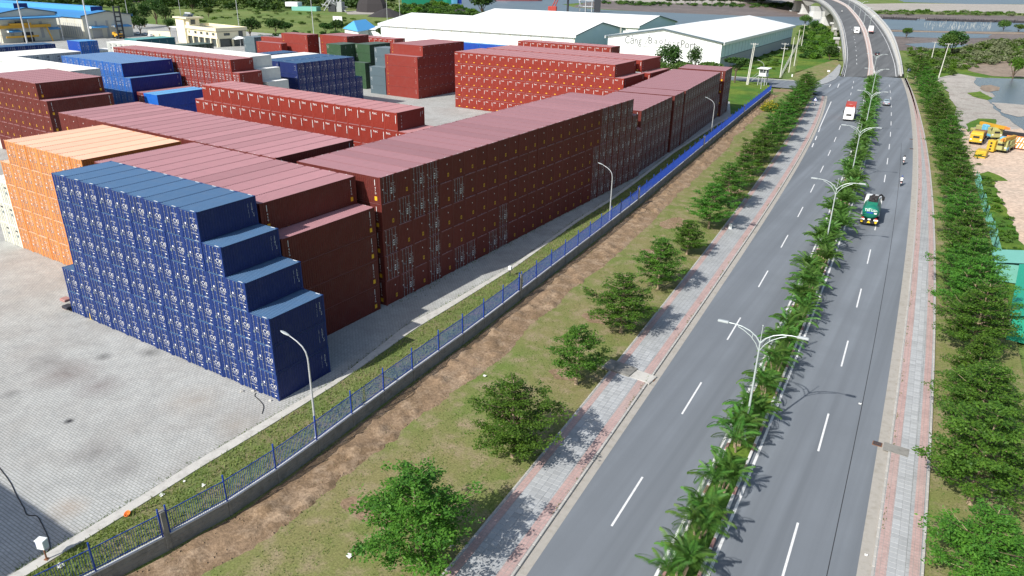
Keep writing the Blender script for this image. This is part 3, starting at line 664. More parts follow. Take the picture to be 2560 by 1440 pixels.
far(-143.5, 184.4, -.015, T20, LO, 'Y', [(0, 12, 0, 4, 'brick', 'blank', 'tec')], ('end', 'low'))
far(-110.3, 46.6, -.015, T20, HI, 'Y', [(0, 16, 0, 5, 'white', 'door', 'white')], ('low',))
far(-145.0, 46.2, -.015, T40, HI, 'X', [(-4, 9, 0, 5, 'white', 'door', 'white')], ('end',))
far(-168.5, 55.0, -.015, T20, HI, 'X', [(-2, 8, 0, 5, 'navy', 'door', 'navy')], ('end',))
far(-158.03, 75.6, -.015, T20, LO, 'X', [(0, 2, 0, 6, 'bright', 'door', 'navy'), (2, 4, 0, 5, 'white', 'door', 'white'), (4, 6, 0, 4, 'navy', 'door', 'navy')], ('end', 'low'))
far(-163.93, 95.3, -.018, T20, HI, 'X', [(0, 5, 0, 5, 'teal', 'blank', 'dark')], ('end', 'low'))
far(-166.6, 113.0, -.015, T20, HI, 'X', [(0, 4, 0, 4, 'green', 'door', 'navy')], ('end', 'low'))
far(-127.06, 111.9, -.015, T20, HI, 'X', [(0, 4, 0, 4, 'navy', 'door', 'navy')], ('end', 'low'))
far(-80.0, 165.0, -.015, T40, LO, 'X', [(0, 1, 0, 5, 'bright', 'blank', 'plain')], ('low',)); far(-92.4, 165.2, -.015, T40, LO, 'X', [(0, 1, 0, 5, 'bright', 'blank', 'plain')], ('low',))
# the stack outside the frame whose shadow lies on the near paving
far(-3.7, -42.8, 0, T20, LO, 'Y', [(0, 14, 0, 6, 'navy', 'door', 'navy')], ('low', 'end'))
tag(MASS.build('far_containers'), 'further stacks of maroon, red, blue, white, grey and green shipping containers across the yard', 'containers', kind='stuff')
# ------------------------------------------------------------------ the long fence between yard and verge
M_fblue = mk('fence_blue', (.012, .055, .36), .5, .1, 4)
M_cap = mk('wall_coping', (.52, .53, .54), .85, .12, 3, world=True, dirt=(.3, .3, .29), dirt_amt=.5)
def fence_pts(step):
    out = []; y = -24.0
    while y < 209.5: out.append((FX(y), y)); y += step
    return out
fence = empty('fence', (0, 0, 0), 0, 'blue steel picket fence on a low grey concrete wall between container yard and verge', 'fence')
SEC = 4.12; secs = fence_pts(SEC); n_pick = 0; gp = Geo(); gp.box(-.012, .012, -.012, .012, 0, 1.62, M_fblue); pick_me = gp.mesh('picket'); rest = Geo()
gpost = Geo(); gpost.cbox(-.045, .045, -.045, .045, 0, 2.15, M_fblue, .01); post_me = gpost.mesh('post')
gpil = Geo(); gpil.cbox(-.16, .16, -.16, .16, -.3, 2.55, M_concdark, .02); pil_me = gpil.mesh('pillar'); pillars = set([2, 13, 23, 34, 45])
for i in range(len(secs)-1):
    (x0, y0), (x1, y1) = secs[i], secs[i+1]; L = math.hypot(x1-x0, y1-y0); a = math.atan2(x1-x0, y1-y0); lz = R.uniform(-.02, .02)
    gw = Geo(); gw.box(-.09, .09, .16, L-.01, -.4, 1.12+lz, M_concdark)
    for zz in (.36, .74): gw.box(-.105, .105, .16, L-.01, zz-.012, zz+.012, M_concdark)
    gw.box(-.13, .13, -.0, .16, -.4, 1.14+lz, M_concdark); gw.build('wall_panel', fence, (x0, y0, 0), -a)
    gc = Geo(); gc.box(-.115, .115, 0, L-.005, 1.125+lz, 1.2+lz, M_cap); gc.build('coping', fence, (x0, y0, 0), -a)
    gr = Geo(); gr.box(-.02, .02, .05, L-.05, 2.82, 2.87, M_fblue); gr.build('rail', fence, (x0, y0, 0), -a)
    gr = Geo(); gr.box(-.02, .02, .05, L-.05, 1.36, 1.41, M_fblue); gr.build('rail', fence, (x0, y0, 0), -a)
    inst(pil_me if i in pillars else post_me, 'pillar' if i in pillars else 'post', fence, (x0, y0, 1.2 if i not in pillars else .5), (R.uniform(-.01, .01), 0, -a))
    if i in pillars: inst(post_me, 'post', fence, (x0+.02, y0+.25, 1.2), (0, 0, -a)); inst(post_me, 'post', fence, (x0, y0-.25, 1.2), (0, 0, -a))
    k = 1; q = .142
    while k*q < L-.08:
        t = k*q/L; px, py = x0+(x1-x0)*t, y0+(y1-y0)*t
        if n_pick < 296: inst(pick_me, 'picket', fence, (px, py, 1.25), (0, 0, -a)); n_pick += 1
        else: rest.box(px-.012, px+.012, py-.012, py+.012, 1.25, 2.87, M_fblue)
        k += 1
tag(rest.build('picket', fence), kind='stuff')
# ------------------------------------------------------------------ lamps
M_pole = mk('lamp_pole_paint', (.46, .52, .53), .45, .08, 3, metal=.2)
M_head = mk('lamp_head_grey', (.36, .40, .42), .5, .08, 3)
M_glass = mk('lamp_glass', (.20, .24, .22), .2, .05, 3)
def double_lamp(p, a, label, h=8.7):
    t = empty('street_lamp', p, a, label, 'street lamp', 'double arm lamps along the median')
    g = Geo(); g.tube([(0, 0, 0), (0, 0, 1.0), (0, 0, h)], [.115, .10, .06], M_pole, 8); g.lathe([(.2, 0), (.2, .05), (.13, .3), (.13, .8)], M_pole, 8); g.build('pole', t, smooth=False)
    g = Geo(); g.tube([(0, 0, h), (0, 0, h+1.35)], [.035, .022], M_pole, 6); g.lathe([(.02, h+1.33), (.05, h+1.38), (.05, h+1.42), (.01, h+1.46)], M_pole, 6); g.build('finial', t)
    for s in (-1, 1):
        g = Geo(); g.tube([(0, 0, h-.05), (s*.35, 0, h+.42), (s*.85, 0, h+.78), (s*1.45, 0, h+1.0), (s*2.1, 0, h+1.08), (s*2.6, 0, h+1.07)], [.06, .05, .045, .04, .035, .035], M_pole, 6)
        arm = g.build('arm', t)
        g = Geo(); g.tube([(0, 0, h-.75), (s*.3, 0, h-.15), (s*.75, 0, h+.36), (s*1.3, 0, h+.72), (s*1.75, 0, h+.92)], .033, M_pole, 6); g.box(s*.62-.02, s*.62+.02, -.015, .015, h+.2, h+.62, M_pole); g.build('brace', arm)
        g = Geo(); x0 = s*2.45; g.cbox(-.42, .42, -.14, .14, -.05, .09, M_head, .05, Matrix.Translation((x0+s*.42, 0, h+1.09))); g.box(x0+s*.42-.3, x0+s*.42+.3, -.11, .11, h+1.02, h+1.035, M_glass); g.build('lamp_head', t)
lamps = [tuple(G(1836, 1095)), tuple(G(2047, 630)), tuple(G(2122, 455))]+[tuple(G(x, y, 8.8)) for x, y in ((2180.5, 238.5), (2192, 180.5), (2195, 140))]
lamps = [(ML(y)*.5+MR(y)*.5, y) for y in (16.2, 65.2, 107.5, 156, 206, 254)]
for i, (x, y) in enumerate(lamps): double_lamp((x, y, .12), .07+.0006*y, 'pale grey double arm street lamp in the palm median, %s from the near end' % nth(i+1))
M_galvpole = mk('galvanised_pole', (.55, .57, .60), .4, .06, 2, metal=.3)
def yard_lamp(p, label):
    t = empty('yard_lamp', p, .15, label, 'lamp', 'single arm lamps inside the fence')
    g = Geo(); g.tube([(0, 0, 0), (0, 0, 3), (0, 0, 6.6)], [.1, .085, .065], M_galvpole, 8); g.lathe([(.2, 0), (.2, .04), (.12, .1)], M_galvpole, 8); g.build('pole', t)
    g = Geo(); g.tube([(0, 0, 6.55), (-.02, 0, 7.1), (-.14, 0, 7.6), (-.4, 0, 8.0), (-.85, 0, 8.35), (-1.55, 0, 8.7)], [.065, .06, .055, .05, .045, .04], M_galvpole, 8); g.build('arm', t)
    g = Geo(); pts = []
    for k, (xx, ww, hh) in enumerate(((-1.5, .05, .05), (-1.65, .10, .07), (-1.9, .15, .08), (-2.15, .13, .06), (-2.3, .05, .03))):
        pts.append([(xx, ww*math.cos(q), 8.70-(xx+1.5)*.30+hh*math.sin(q)) for q in np.linspace(0, 6.283, 9)[:-1]])
    g.loft(pts, M_head); g.build('lamp_head', t)
for i, q in enumerate(((795, 1095), (1525, 560), (1778, 345), (1903, 222))):
    p = G(*q); yard_lamp((p.x-.15, p.y, .02), 'galvanised single arm lamp pole inside the blue fence, %s from the near end' % nth(i+1))
# ------------------------------------------------------------------ trees
L_term = leaf_mat('terminalia_leaf', (.04, .12, .018), (.085, .20, .025), (.17, .30, .035), .3)
L_young = leaf_mat('young_leaf', (.06, .14, .015), (.10, .20, .02), (.15, .25, .03), .35)
L_palm = leaf_mat('palm_leaf', (.05, .14, .025), (.085, .20, .035), (.15, .27, .05), .3, .4)
L_dark = leaf_mat('dark_leaf', (.022, .06, .014), (.045, .10, .018), (.07, .13, .025), .2)
L_bush = leaf_mat('bush_leaf', (.05, .105, .02), (.09, .16, .03), (.12, .19, .05), .25)
L_pale = leaf_mat('pale_leaf', (.11, .15, .07), (.19, .22, .12), (.25, .27, .17), .2)
L_yel = leaf_mat('yellow_leaf', (.22, .20, .02), (.42, .36, .03), (.55, .45, .05), .25)
M_bark = mk('pale_bark', (.34, .26, .18), .9, .15, 6, bmp=.3)
M_barkd = mk('dark_bark', (.11, .08, .055), .9, .2, 6, bmp=.3)
def leaves(c, ln, wd, up=.75, rs=None):
    """diamond leaf quads at centres c, normals mostly upward"""
    n = len(c); nrm = rs.randn(n, 3)*(1-up); nrm[:, 2] += up; nrm /= np.linalg.norm(nrm, axis=1)[:, None]
    th = rs.rand(n)*6.283; a = np.stack([np.cos(th), np.sin(th), np.zeros(n)], 1); a -= nrm*(a*nrm).sum(1)[:, None]; a /= np.linalg.norm(a, axis=1)[:, None]; b = np.cross(nrm, a)
    l = (ln*(.7+.6*rs.rand(n)))[:, None]*.5; w = (wd*(.7+.6*rs.rand(n)))[:, None]*.5
    V = np.stack([c-a*l, c-b*w, c+a*l, c+b*w], 1).reshape(-1, 3); F = np.arange(4*n).reshape(n, 4); return V, F
def terminalia(seed, h, r, n_leaf=15000, clear=.26, dens=1.0, taper=1.0):
    rs = np.random.RandomState(seed); pts = []; g = Geo(); lean = rs.uniform(-.02, .02, 2)*h
    def ax(z): return np.array([lean[0]*z/h, lean[1]*z/h, z])
    g.tube([ax(0), ax(.12*h), ax(.5*h), ax(.96*h)], [.20, .13, .085, .025], M_bark, 8)
    nt_ = 8
    for t in range(nt_):
        f = t/(nt_-1); z = h*(clear+(.97-clear)*f); R0 = r*(.80+.2*math.sin(min(1, f*4)*1.57)) if f < .25 else r*(1-taper*(f-.25)*1.12)
        R0 = max(R0, .22*r); nb = int(rs.randint(5, 8)) if f < .8 else 4; a0 = rs.rand()*6.28
        for k in range(nb):
            az = a0+k*6.283/nb+rs.uniform(-.35, .35); Lb = R0*rs.uniform(.62, 1.12); rise = rs.uniform(.16, .42)+.28*f
            if rs.rand() > dens: continue
            d = np.array([math.cos(az), math.sin(az), 0]); s = np.array([-d[1], d[0], 0]); p0 = ax(z-.05*h)
            tip = p0+d*Lb+np.array([0, 0, Lb*rise]); g.tube([p0, p0*.45+tip*.55-np.array([0, 0, .05*Lb]), tip], [.04*(1.2-f), .022, .006], M_barkd if rs.rand() < .8 else M_bark, 4, False)
            ntw = max(5, int(13*Lb/2.6))
            for q in range(ntw):
                u = rs.uniform(.28, 1.0); lat = rs.uniform(-1, 1)*.42*Lb*(.35+.65*u)*(1.15-.55*u)
                c0 = p0+(tip-p0)*u+s*lat+np.array([0, 0, -abs(lat)*.12+rs.uniform(-.07, .07)])
                m = int(rs.randint(16, 30)); pp = c0+rs.randn(m, 3)*np.array([.22, .22, .05])+d*rs.uniform(-.1, .2); pts.append(pp)
    c = np.concatenate(pts); 
    if len(c) > n_leaf: c = c[rs.permutation(len(c))[:n_leaf]]
    V, F = leaves(c, .23, .12, .72, rs); return g.mesh('trunk'), npmesh('crown', V, F, [L_term]), len(c)
TV = [terminalia(100+i, *p) for i, p in enumerate(((6.8, 4.0), (6.4, 3.7), (7.2, 4.2), (5.4, 3.0), (7.0, 3.6)))]
TVS = terminalia(120, 5.8, 3.3, 6000, .30, .62)           # sparse young one
TVC = terminalia(121, 5.6, 3.0, 11000, .14, 1.0, 1.15)      # conical, branches low down
def tree(name, var, p, rz, s, label, cat, group, crown_mat=None):
    t = empty(name, p, rz, label, cat, group); inst(var[0], 'trunk', t, scale=(s, s, s)); inst(var[1], 'crown', t, scale=(s, s, s*R.uniform(.94, 1.06))); return t
LT = [(-8.18, 0, 1.06), (4.35, 2, .98), (16.56, 5, .98), (28.3, 0, 1.0), (41.2, 1, .95), (54.2, 3, .86), (66.5, 0, .98), (78.5, 4, 1.02), (90, 2, .95), (101, 1, 1.02), (112, 0, .96), (123, 4, 1.03), (135, 2, 1.02), (146, 1, 1.06), (157, 0, 1.0), (168, 2, .98), (178, 4, 1.04), (188, 1, 1.0), (198, 0, 1.1), (207, 2, 1.02), (214, 4, 1.0)]
kinds = {5: 'thinly leaved', 3: 'small'}
for i, (y, v, s) in enumerate(LT):
    x = SL(y)-1.9 if y > -10 else SL(y)-2.6; var = TVS if v == 5 else TV[v]
    tree('street_tree', var, (x, y, -.03), R.uniform(0, 6.28), s, '%s layered green tree on the left verge, %s from the near end' % (kinds.get(v, 'spreading'), nth(i+1)), 'tree', 'trees along the left verge')
RT = [(8.3, 1, 1.0), (17.4, 2, 1.12), (26.5, 0, 1.02), (34.5, 6, 1.0), (43.4, 4, 1.12), (51, 0, 1.06), (59, 2, 1.04), (66.5, 3, 1.2), (74, 1, 1.06), (83, 0, 1.0), (92, 2, .95), (101, 4, 1.02), (110, 1, 1.0), (119, 0, 1.06), (128, 6, 1.15), (138, 2, 1.0), (147, 4, 1.1), (157, 1, 1.1), (167, 0, 1.1), (177, 2, 1.05), (187, 4, 1.1), (197, 0, 1.05), (208, 1, 1.1), (219, 2, 1.1), (231, 6, 1.2), (243, 4, 1.15), (262, 0, 1.2), (278, 2, 1.25)]
for i, (y, v, s) in enumerate(RT):
    var = TVC if v == 6 else TV[v]
    tree('street_tree', var, (SR(y)+2.9+R.uniform(-.3, .3), y, -.03), R.uniform(0, 6.28), s, '%s layered green tree on the right verge, %s from the near end' % ('conical' if v == 6 else 'spreading', nth(i+1)), 'tree', 'trees along the right verge')
def blob(seed, rx, ry, rz, n, ll, lw, mat, lumps=9, zc=None, up=.45):
    """uneven crown of leaf quads on several lumps"""
    rs = np.random.RandomState(seed); zc = rz if zc is None else zc; C0 = []
    for k in range(lumps):
        d = rs.randn(3); d /= np.linalg.norm(d); d[2] = abs(d[2])*.9-.15; C0.append((d*np.array([rx, ry, rz])*rs.uniform(.35, .68), rs.uniform(.32, .55)))
    per = n//lumps; pts = []
    for c, f in C0:
        d = rs.randn(per, 3); d /= np.linalg.norm(d, axis=1)[:, None]; rad = rs.uniform(.55, 1.05, per)**.6
        pts.append(c+d*rad[:, None]*np.array([rx, ry, rz])*f)
    c = np.concatenate(pts)+np.array([0, 0, zc]); c = c[c[:, 2] > .02]
    V, F = leaves(c, ll, lw, up, rs); return V, F, mat
def blob_mesh(name, *a, **k): V, F, m = blob(*a, **k); return npmesh(name, V, F, [m])
# the bright young tree at the lower edge and the yellow flowered one
bt = empty('young_tree', (SL(-20)-3.4, -19.2, 0), 0, 'bright yellow-green young tree in the lower left of the verge', 'tree')
g = Geo(); g.tube([(0, 0, 0), (.05, 0, 2.0)], [.07, .04], M_bark, 6)
for k in range(7): a = k*.9; g.tube([(.04, 0, 1.2+.1*k), (math.cos(a)*.9, math.sin(a)*.9, 2.3+.1*k)], [.03, .01], M_bark, 4, False)
g.build('trunk', bt); inst(blob_mesh('crown', 31, 1.9, 1.7, 1.35, 5200, .17, .10, L_young, 16, 2.1, .6), 'crown', bt)
yt = empty('flowering_tree', (SL(163)-6.5, 161, 0), 0, 'yellow flowering tree beside the blue fence on the left verge', 'tree')
g = Geo(); g.tube([(0, 0, 0), (0, .1, 2.4)], [.14, .07], M_barkd, 6); g.build('trunk', yt)
inst(blob_mesh('crown', 32, 3.6, 3.6, 2.3, 4200, .36, .22, L_bush, 14, 2.8), 'crown', yt); inst(blob_mesh('blossom', 33, 3.4, 3.4, 2.3, 1100, .3, .2, L_yel, 12, 3.2), 'blossom', yt)
# ------------------------------------------------------------------ palms in the median
def frond(seed, L=2.1, droop=1.0):
    rs = np.random.RandomState(seed); n = 22; ts = np.linspace(.0, 1, n); a0 = math.radians(rs.uniform(48, 66)); ang = a0-ts*math.radians(rs.uniform(75, 100))*droop
    dx = np.cos(ang)*L/n; dz = np.sin(ang)*L/n; X = np.cumsum(dx); Z = np.cumsum(dz); V = []; F = []
    for i in range(n-1):
        b = len(V); w = .016*(1-ts[i])+.004; V += [(X[i], -w, Z[i]), (X[i], w, Z[i]), (X[i+1], w, Z[i+1]), (X[i+1], -w, Z[i+1])]; F.append((b, b+1, b+2, b+3))
    for i in range(3, n):
        t = ts[i]; ll = .56*math.sin(math.pi*min(1, .18+.80*t))**.7*(1.05-.35*t)+.06
        for s in (-1, 1):
            l2 = ll*rs.uniform(.85, 1.1); fw = .55+.35*t; th = ang[i]; fx, fz = math.cos(th)*fw, math.sin(th)*fw; dn = rs.uniform(.25, .6)
            d = np.array([fx, s*.85, fz+.12-dn*.5]); d /= np.linalg.norm(d); p = np.array([X[i], 0, Z[i]]); m = p+d*l2*.5+np.array([0, 0, .03]); e = p+d*l2+np.array([0, 0, -.12*l2-.04])
            wv = np.array([.036, 0, .026]); b = len(V); V += [tuple(p), tuple(m-wv), tuple(e), tuple(m+wv)]; F.append((b, b+1, b+2, b+3))
    return np.array(V), np.array(F)
FR = [frond(i, 2.1+.12*(i % 3), 1+.12*(i % 2)) for i in range(5)]; FRM = [npmesh('frond', V, F, [L_palm]) for V, F in FR]
def palm_layout(rs):
    """(trunk list, frond list) for one clump"""
    tr = []; fr = []
    for k in range(int(rs.randint(3, 5))):
        a = rs.rand()*6.28; b = np.array([math.cos(a)*.30, math.sin(a)*.48, 0]); h = rs.uniform(.85, 1.45); top = b*1.9+np.array([0, 0, h]); tr.append((b, top))
        nf = int(rs.randint(10, 13)); a0 = rs.rand()*6.28
        for q in range(nf): fr.append((top, a0+q*6.283/nf+rs.uniform(-.25, .25), rs.uniform(-.35, .25) if q % 3 else rs.uniform(-.9, -.45), int(rs.randint(5)), rs.uniform(.85, 1.12)))
    return tr, fr
def trunk_geo(tr):
    g = Geo()
    for b, t in tr: g.tube([b, b*.5+t*.5+np.array([.02, 0, .05]), t], [.085, .065, .055], M_bark, 6)
    return g
far_palms = []
for v in range(4):
    rs = np.random.RandomState(900+v); tr, fr = palm_layout(rs); VV = []; FF = []; b = 0
    for top, az, tilt, k, s in fr:
        M = np.array((Matrix.Rotation(az, 3, 'Z') @ Matrix.Rotation(tilt, 3, 'Y'))); V = FR[k][0]*s @ M.T+top; VV.append(V); FF.append(FR[k][1]+b); b += len(V)
    far_palms.append((trunk_geo(tr).mesh('trunk'), npmesh('crown', np.concatenate(VV), np.concatenate(FF), [L_palm])))
ys = [-5.2, -.9, 3.9, 8.7, 14.6, 19.4, 24.0, 28.6, 33.0, 37.2, 41.0, 45]; y = 48.4
while y < 258: ys.append(y); y += R.uniform(3.1, 3.9)
for i, y in enumerate(ys):
    x = (ML(y)+MR(y))/2+R.uniform(-.15, .15); rs = np.random.RandomState(500+i)
    t = empty('palm', (x, y, .12), 0, 'feathery green palm clump in the road median, %s from the near end' % nth(i+1), 'palm', 'palm clumps along the median')
    if i < 14:
        tr, fr = palm_layout(rs); 
        for b, tp in tr: g = Geo(); g.tube([b, b*.5+tp*.5+np.array([.02, 0, .05]), tp], [.085, .065, .055], M_bark, 6); g.build('trunk', t)
        for top, az, tilt, k, s in fr: o = inst(FRM[k], 'frond', t, tuple(top), scale=(s, s, s)); o.rotation_euler = (Matrix.Rotation(az, 3, 'Z') @ Matrix.Rotation(tilt, 3, 'Y')).to_euler()
    else:
        v = far_palms[i % 4]; rz = R.uniform(0, 6.28); s = R.uniform(.95, 1.15); inst(v[0], 'trunk', t, rot=(0, 0, rz), scale=(s, s, s)); inst(v[1], 'crown', t, rot=(0, 0, rz), scale=(s, s, s))
cro = blob_mesh('foliage', 41, .55, .55, .42, 420, .16, .10, L_yel, 6)
for i, y in enumerate((6.2, 12.1, 21.6, 30.9, 39)):
    o = inst(cro, 'croton_bush', None, ((ML(y)+MR(y))/2+.15, y, .1)); o.scale = (1, 1, 1) if i == 0 else (.6, .6, .7)
    tag(o, 'yellow leaved bush between median palms, %s from the near end' % nth(i+1), 'bush', 'yellow bushes in the median')
hd = blob_mesh('foliage', 42, .75, 1.1, .45, 1500, .10, .07, L_bush, 14, .3, .6)
for i, y in enumerate((1.4, 11.2, 16.9, 26.4)): tag(inst(hd, 'hedge_block', None, ((ML(y)+MR(y))/2, y, .1)), 'clipped low green hedge between median palms, %s from the near end' % nth(i+1), 'hedge', 'low hedges in the median')
# ------------------------------------------------------------------ grass: tufts where the photograph shows blades
def tufts(name, n, fx, hmin, hmax, mat, seed, label):
    rs = np.random.RandomState(seed); P = np.array([fx(rs) for _ in range(n)]); a = rs.rand(n)*6.283; h = rs.uniform(hmin, hmax, n); w = h*.22
    b = np.stack([np.cos(a), np.sin(a), 0*a], 1); ln = np.stack([rs.randn(n)*.35, rs.randn(n)*.35, np.ones(n)], 1)*h[:, None]
    V = np.stack([P-b*w[:, None], P+b*w[:, None], P+ln+b*w[:, None]*.25, P+ln-b*w[:, None]*.25], 1).reshape(-1, 3)
    o = bpy.data.objects.new(name, npmesh(name, V, np.arange(4*n).reshape(n, 4), [mat])); C.objects.link(o); tag(o, label, 'grass', kind='stuff')
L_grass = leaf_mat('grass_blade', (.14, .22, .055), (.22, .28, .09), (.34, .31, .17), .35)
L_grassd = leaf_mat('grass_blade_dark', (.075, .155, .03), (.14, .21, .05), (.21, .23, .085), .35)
def f_strip(rs):
    y = -24+rs.rand()**1.7*190; x0, x1 = KO(y)+.05, FX(y)-.12; x = x0+(x1-x0)*rs.rand(); return (x, y, .02)
tufts('grass', 26000, f_strip, .08, .27, L_grass, 71, 'rough green grass on the strip between kerb and fence')
def f_verge(rs):
    while True:
        y = -24+rs.rand()**1.6*200; x0, x1 = FX(y)+.6, SL(y)-.1; x = x0+(x1-x0)*rs.rand()**.75
        if math.sin(x*.9+1)*math.sin(y*.37)+.5*math.sin(x*2.3+y*.8) > -.35: return (x, y, -.03)
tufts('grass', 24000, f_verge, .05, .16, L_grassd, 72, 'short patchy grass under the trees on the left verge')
def f_rv(rs):
    y = -5+rs.rand()**1.6*230; return (SR(y)+.2+rs.rand()*7.0, y, -.03)
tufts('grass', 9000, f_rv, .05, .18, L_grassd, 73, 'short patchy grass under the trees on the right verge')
def f_edge(rs):
    k = rs.randint(4); y = -22+rs.rand()**1.5*150
    if k == 0: return (KI(y)-abs(rs.randn())*.25, y, 0)
    if k == 1: return (KL(y)-.22-abs(rs.randn())*.08, y, .13) if (math.sin(y*1.3)+math.sin(y*.41)) > .2 else (KI(y)-.1, y, 0)
    if k == 2: return (KR(y)+.25+abs(rs.randn())*.1, y, .13) if (math.sin(y*1.7)+math.sin(y*.6)) > .2 else (FX(y)+.2+abs(rs.randn())*.3, y, 0)
    y = 8+rs.rand()*80; return (-5.0+abs(rs.randn())*.5+(0 if y > 20 else 0), y, 0) if y > 20 else (FX(y)+.2+abs(rs.randn())*.3, y, 0)
tufts('weeds', 5200, f_edge, .05, .16, L_grassd, 74, 'small weeds along kerbs, wall foot and container stacks')
# ------------------------------------------------------------------ bridge: deck rows measured across the carriageways
ROWS = [(161, 1.5, (640, 668, 905, 955, 1185, 1255)), (134, 3.2, (630, 678, 893, 945, 1150, 1228)), (105, 5.5, (618, 665, 870, 920, 1100, 1190)), (77, 8.0, (598, 645, 835, 885, 1030, 1130)),
        (51, 10.5, (560, 608, 780, 825, 945, 1040)), (30, 12.5, (505, 555, 712, 750, 855, 950)), (14, 14.0, (440, 495, 640, 680, 770, 850)), (0, 15.0, (345, 410, 510, 560, 650, 740)), (-6, 15.4, (225, 295, 392, 442, 530, 620)), (-10, 15.5, (80, 150, 255, 305, 395, 490))]
st = [[G(x, 192, 0) for x in (2101, 2109.5, 2167.8, 2191, 2241, 2257)]]
for py, z, xs in ROWS: st.append([G(1960+x*.2335, py, z) for x in xs])
e = st[-1]; pv = st[-2]
for k in (1, 2, 3): st.append([p+(p-q)*3.0*k for p, q in zip(e, pv)])
# smooth stations with a Catmull-Rom pass
def cr(P, n=5):
    out = []
    for i in range(len(P)-1):
        p0, p1, p2, p3 = P[max(i-1, 0)], P[i], P[i+1], P[min(i+2, len(P)-1)]
        for k in range(n):
            t = k/n; out.append(.5*((2*p1)+(p2-p0)*t+(2*p0-5*p1+4*p2-p3)*t*t+(3*p1-p0-3*p2+p3)*t*t*t))
    return out+[P[-1]]
L6 = [cr([s[k] for s in st]) for k in range(6)]; NS = len(L6[0])
M_deck = asphalt_mat('bridge_asphalt', (.125, .13, .135)); M_para = mk('parapet_concrete', (.46, .47, .47), .85, .1, 2, world=True, dirt=(.3, .3, .29), dirt_amt=.4)
M_pink = mk('median_concrete', (.46, .36, .33), .85, .12, 3, world=True); M_girder = mk('girder_concrete', (.30, .30, .28), .9, .15, .6, world=True, dirt=(.17, .165, .15), dirt_amt=.6, bmp=.2)
bridge = empty('road_bridge', tuple(st[3][2]), 0, 'curved concrete road bridge rising from the far end of the avenue over the river', 'bridge'); BO = st[3][2]
def ribbon(name, A, B, z0, mat, thick=0, za=None):
    g = Geo(); vs = []; fs = []; n = len(A)
    for i in range(n): vs += [A[i]-BO+Vector((0, 0, z0)), B[i]-BO+Vector((0, 0, z0))]
    for i in range(n-1): fs.append((2*i, 2*i+1, 2*i+3, 2*i+2))
    if thick:
        k = len(vs); vs += [v-Vector((0, 0, thick)) for v in vs]
        for i in range(n-1): fs += [(2*i, 2*i+2, k+2*i+2, k+2*i), (2*i+1, k+2*i+1, k+2*i+3, 2*i+3), (k+2*i, k+2*i+2, k+2*i+3, k+2*i+1)]
    g.add(vs, fs, mat); return g.build(name, bridge)
def lerpl(a, b, t): return [p.lerp(q, t) for p, q in zip(L6[a], L6[b])]
ribbon('carriageway', lerpl(0, 1, .6), L6[2], .02, M_deck); ribbon('carriageway', L6[3], lerpl(5, 4, .6), .02, M_deck)
def edge_line(a, w): return [p+(q-p).normalized()*w for p, q in zip(L6[a], L6[2 if a < 3 else 3])]
ribbon('edge_line', L6[1], edge_line(1, .22), .03, M_white); ribbon('edge_line', L6[4], edge_line(4, .22), .03, M_white)
ribbon('median_kerb', L6[2], L6[3], .32, M_pink, .45)
ribbon('median_rail', lerpl(2, 3, .12), lerpl(2, 3, .2), .62, M_whitekerb, .4); ribbon('median_rail', lerpl(2, 3, .88), lerpl(2, 3, .8), .62, M_whitekerb, .4)
ribbon('footway', lerpl(0, 1, .12), lerpl(0, 1, .62), .22, M_conc, .4); ribbon('footway', lerpl(5, 4, .12), lerpl(5, 4, .62), .22, M_conc, .4)
for a, b in ((0, 1), (5, 4)):
    ribbon('parapet', L6[a], lerpl(a, b, .16), 1.05, M_para, 1.2); ribbon('crash_barrier', lerpl(a, b, .58), lerpl(a, b, .70), .75, M_para, .75)
def girder(a, inward):
    g = Geo(); vs = []; fs = []; i0 = 8
    for i in range(i0, NS):
        p = L6[a][i].lerp(L6[5-a][i], inward); s = i-i0
        ph = (i-26)/9.0*2*math.pi; dep = 1.8 if i < 22 else 2.4+4.6*(.5+.5*math.cos(ph))**1.6
        dep = min(dep, p.z+.2); vs += [p-BO, p-BO-Vector((0, 0, dep))]
    n = len(vs)//2
    for i in range(n-1): fs.append((2*i, 2*i+2, 2*i+3, 2*i+1))
    g.add(vs, fs, M_girder); g.build('girder', bridge)
girder(0, .04); girder(5, .04)
for i0, i1 in ((0, NS),): ribbon('deck_slab', L6[0], L6[5], -.05, M_girder, .9)
def pier(p, w, t, top, flare):
    g = Geo(); z0 = -1.0; pr = [(1.35, z0), (1.3, .4), (1.0, .5), (.8, top*.6), (flare, top)]
    rings = [[(sx*w*k, sy*t*k, z) for sx, sy in ((-.5, -.5), (-.3, -.62), (.3, -.62), (.5, -.5), (.5, .5), (.3, .62), (-.3, .62), (-.5, .5))] for k, z in pr]
    g.loft(rings, M_para); o = g.build('pier', bridge, (p.x-BO.x, p.y-BO.y, -BO.z), .35)
pier(G(2069, 62), 13, 6, 9.5, .9); pier(G(2041, 46), 15, 9, 10, .95); pier(G(1998, 27), 15, 9, 10, .95); pier(G(2012, 34), 10, 4, 9, .9)
for px, py, z in ((2095, 122, 3.4), (2094, 98, 5.6), (2091, 74, 7.6), (2084, 60, 8.6)):
    p = G(px, py, z-2.2); g = Geo(); g.box(-.9, .9, -.9, .9, -p.z-.6, 0, M_girder); g.cbox(-2.2, 1.2, -1.4, 1.4, -.1, 1.0, M_para, .2); g.build('pier', bridge, tuple(p-BO), .2)
for px in range(7): 
    pass
def zrow(py): return float(np.interp(-py, [-191]+[-r[0] for r in ROWS], [0]+[r[1] for r in ROWS]))
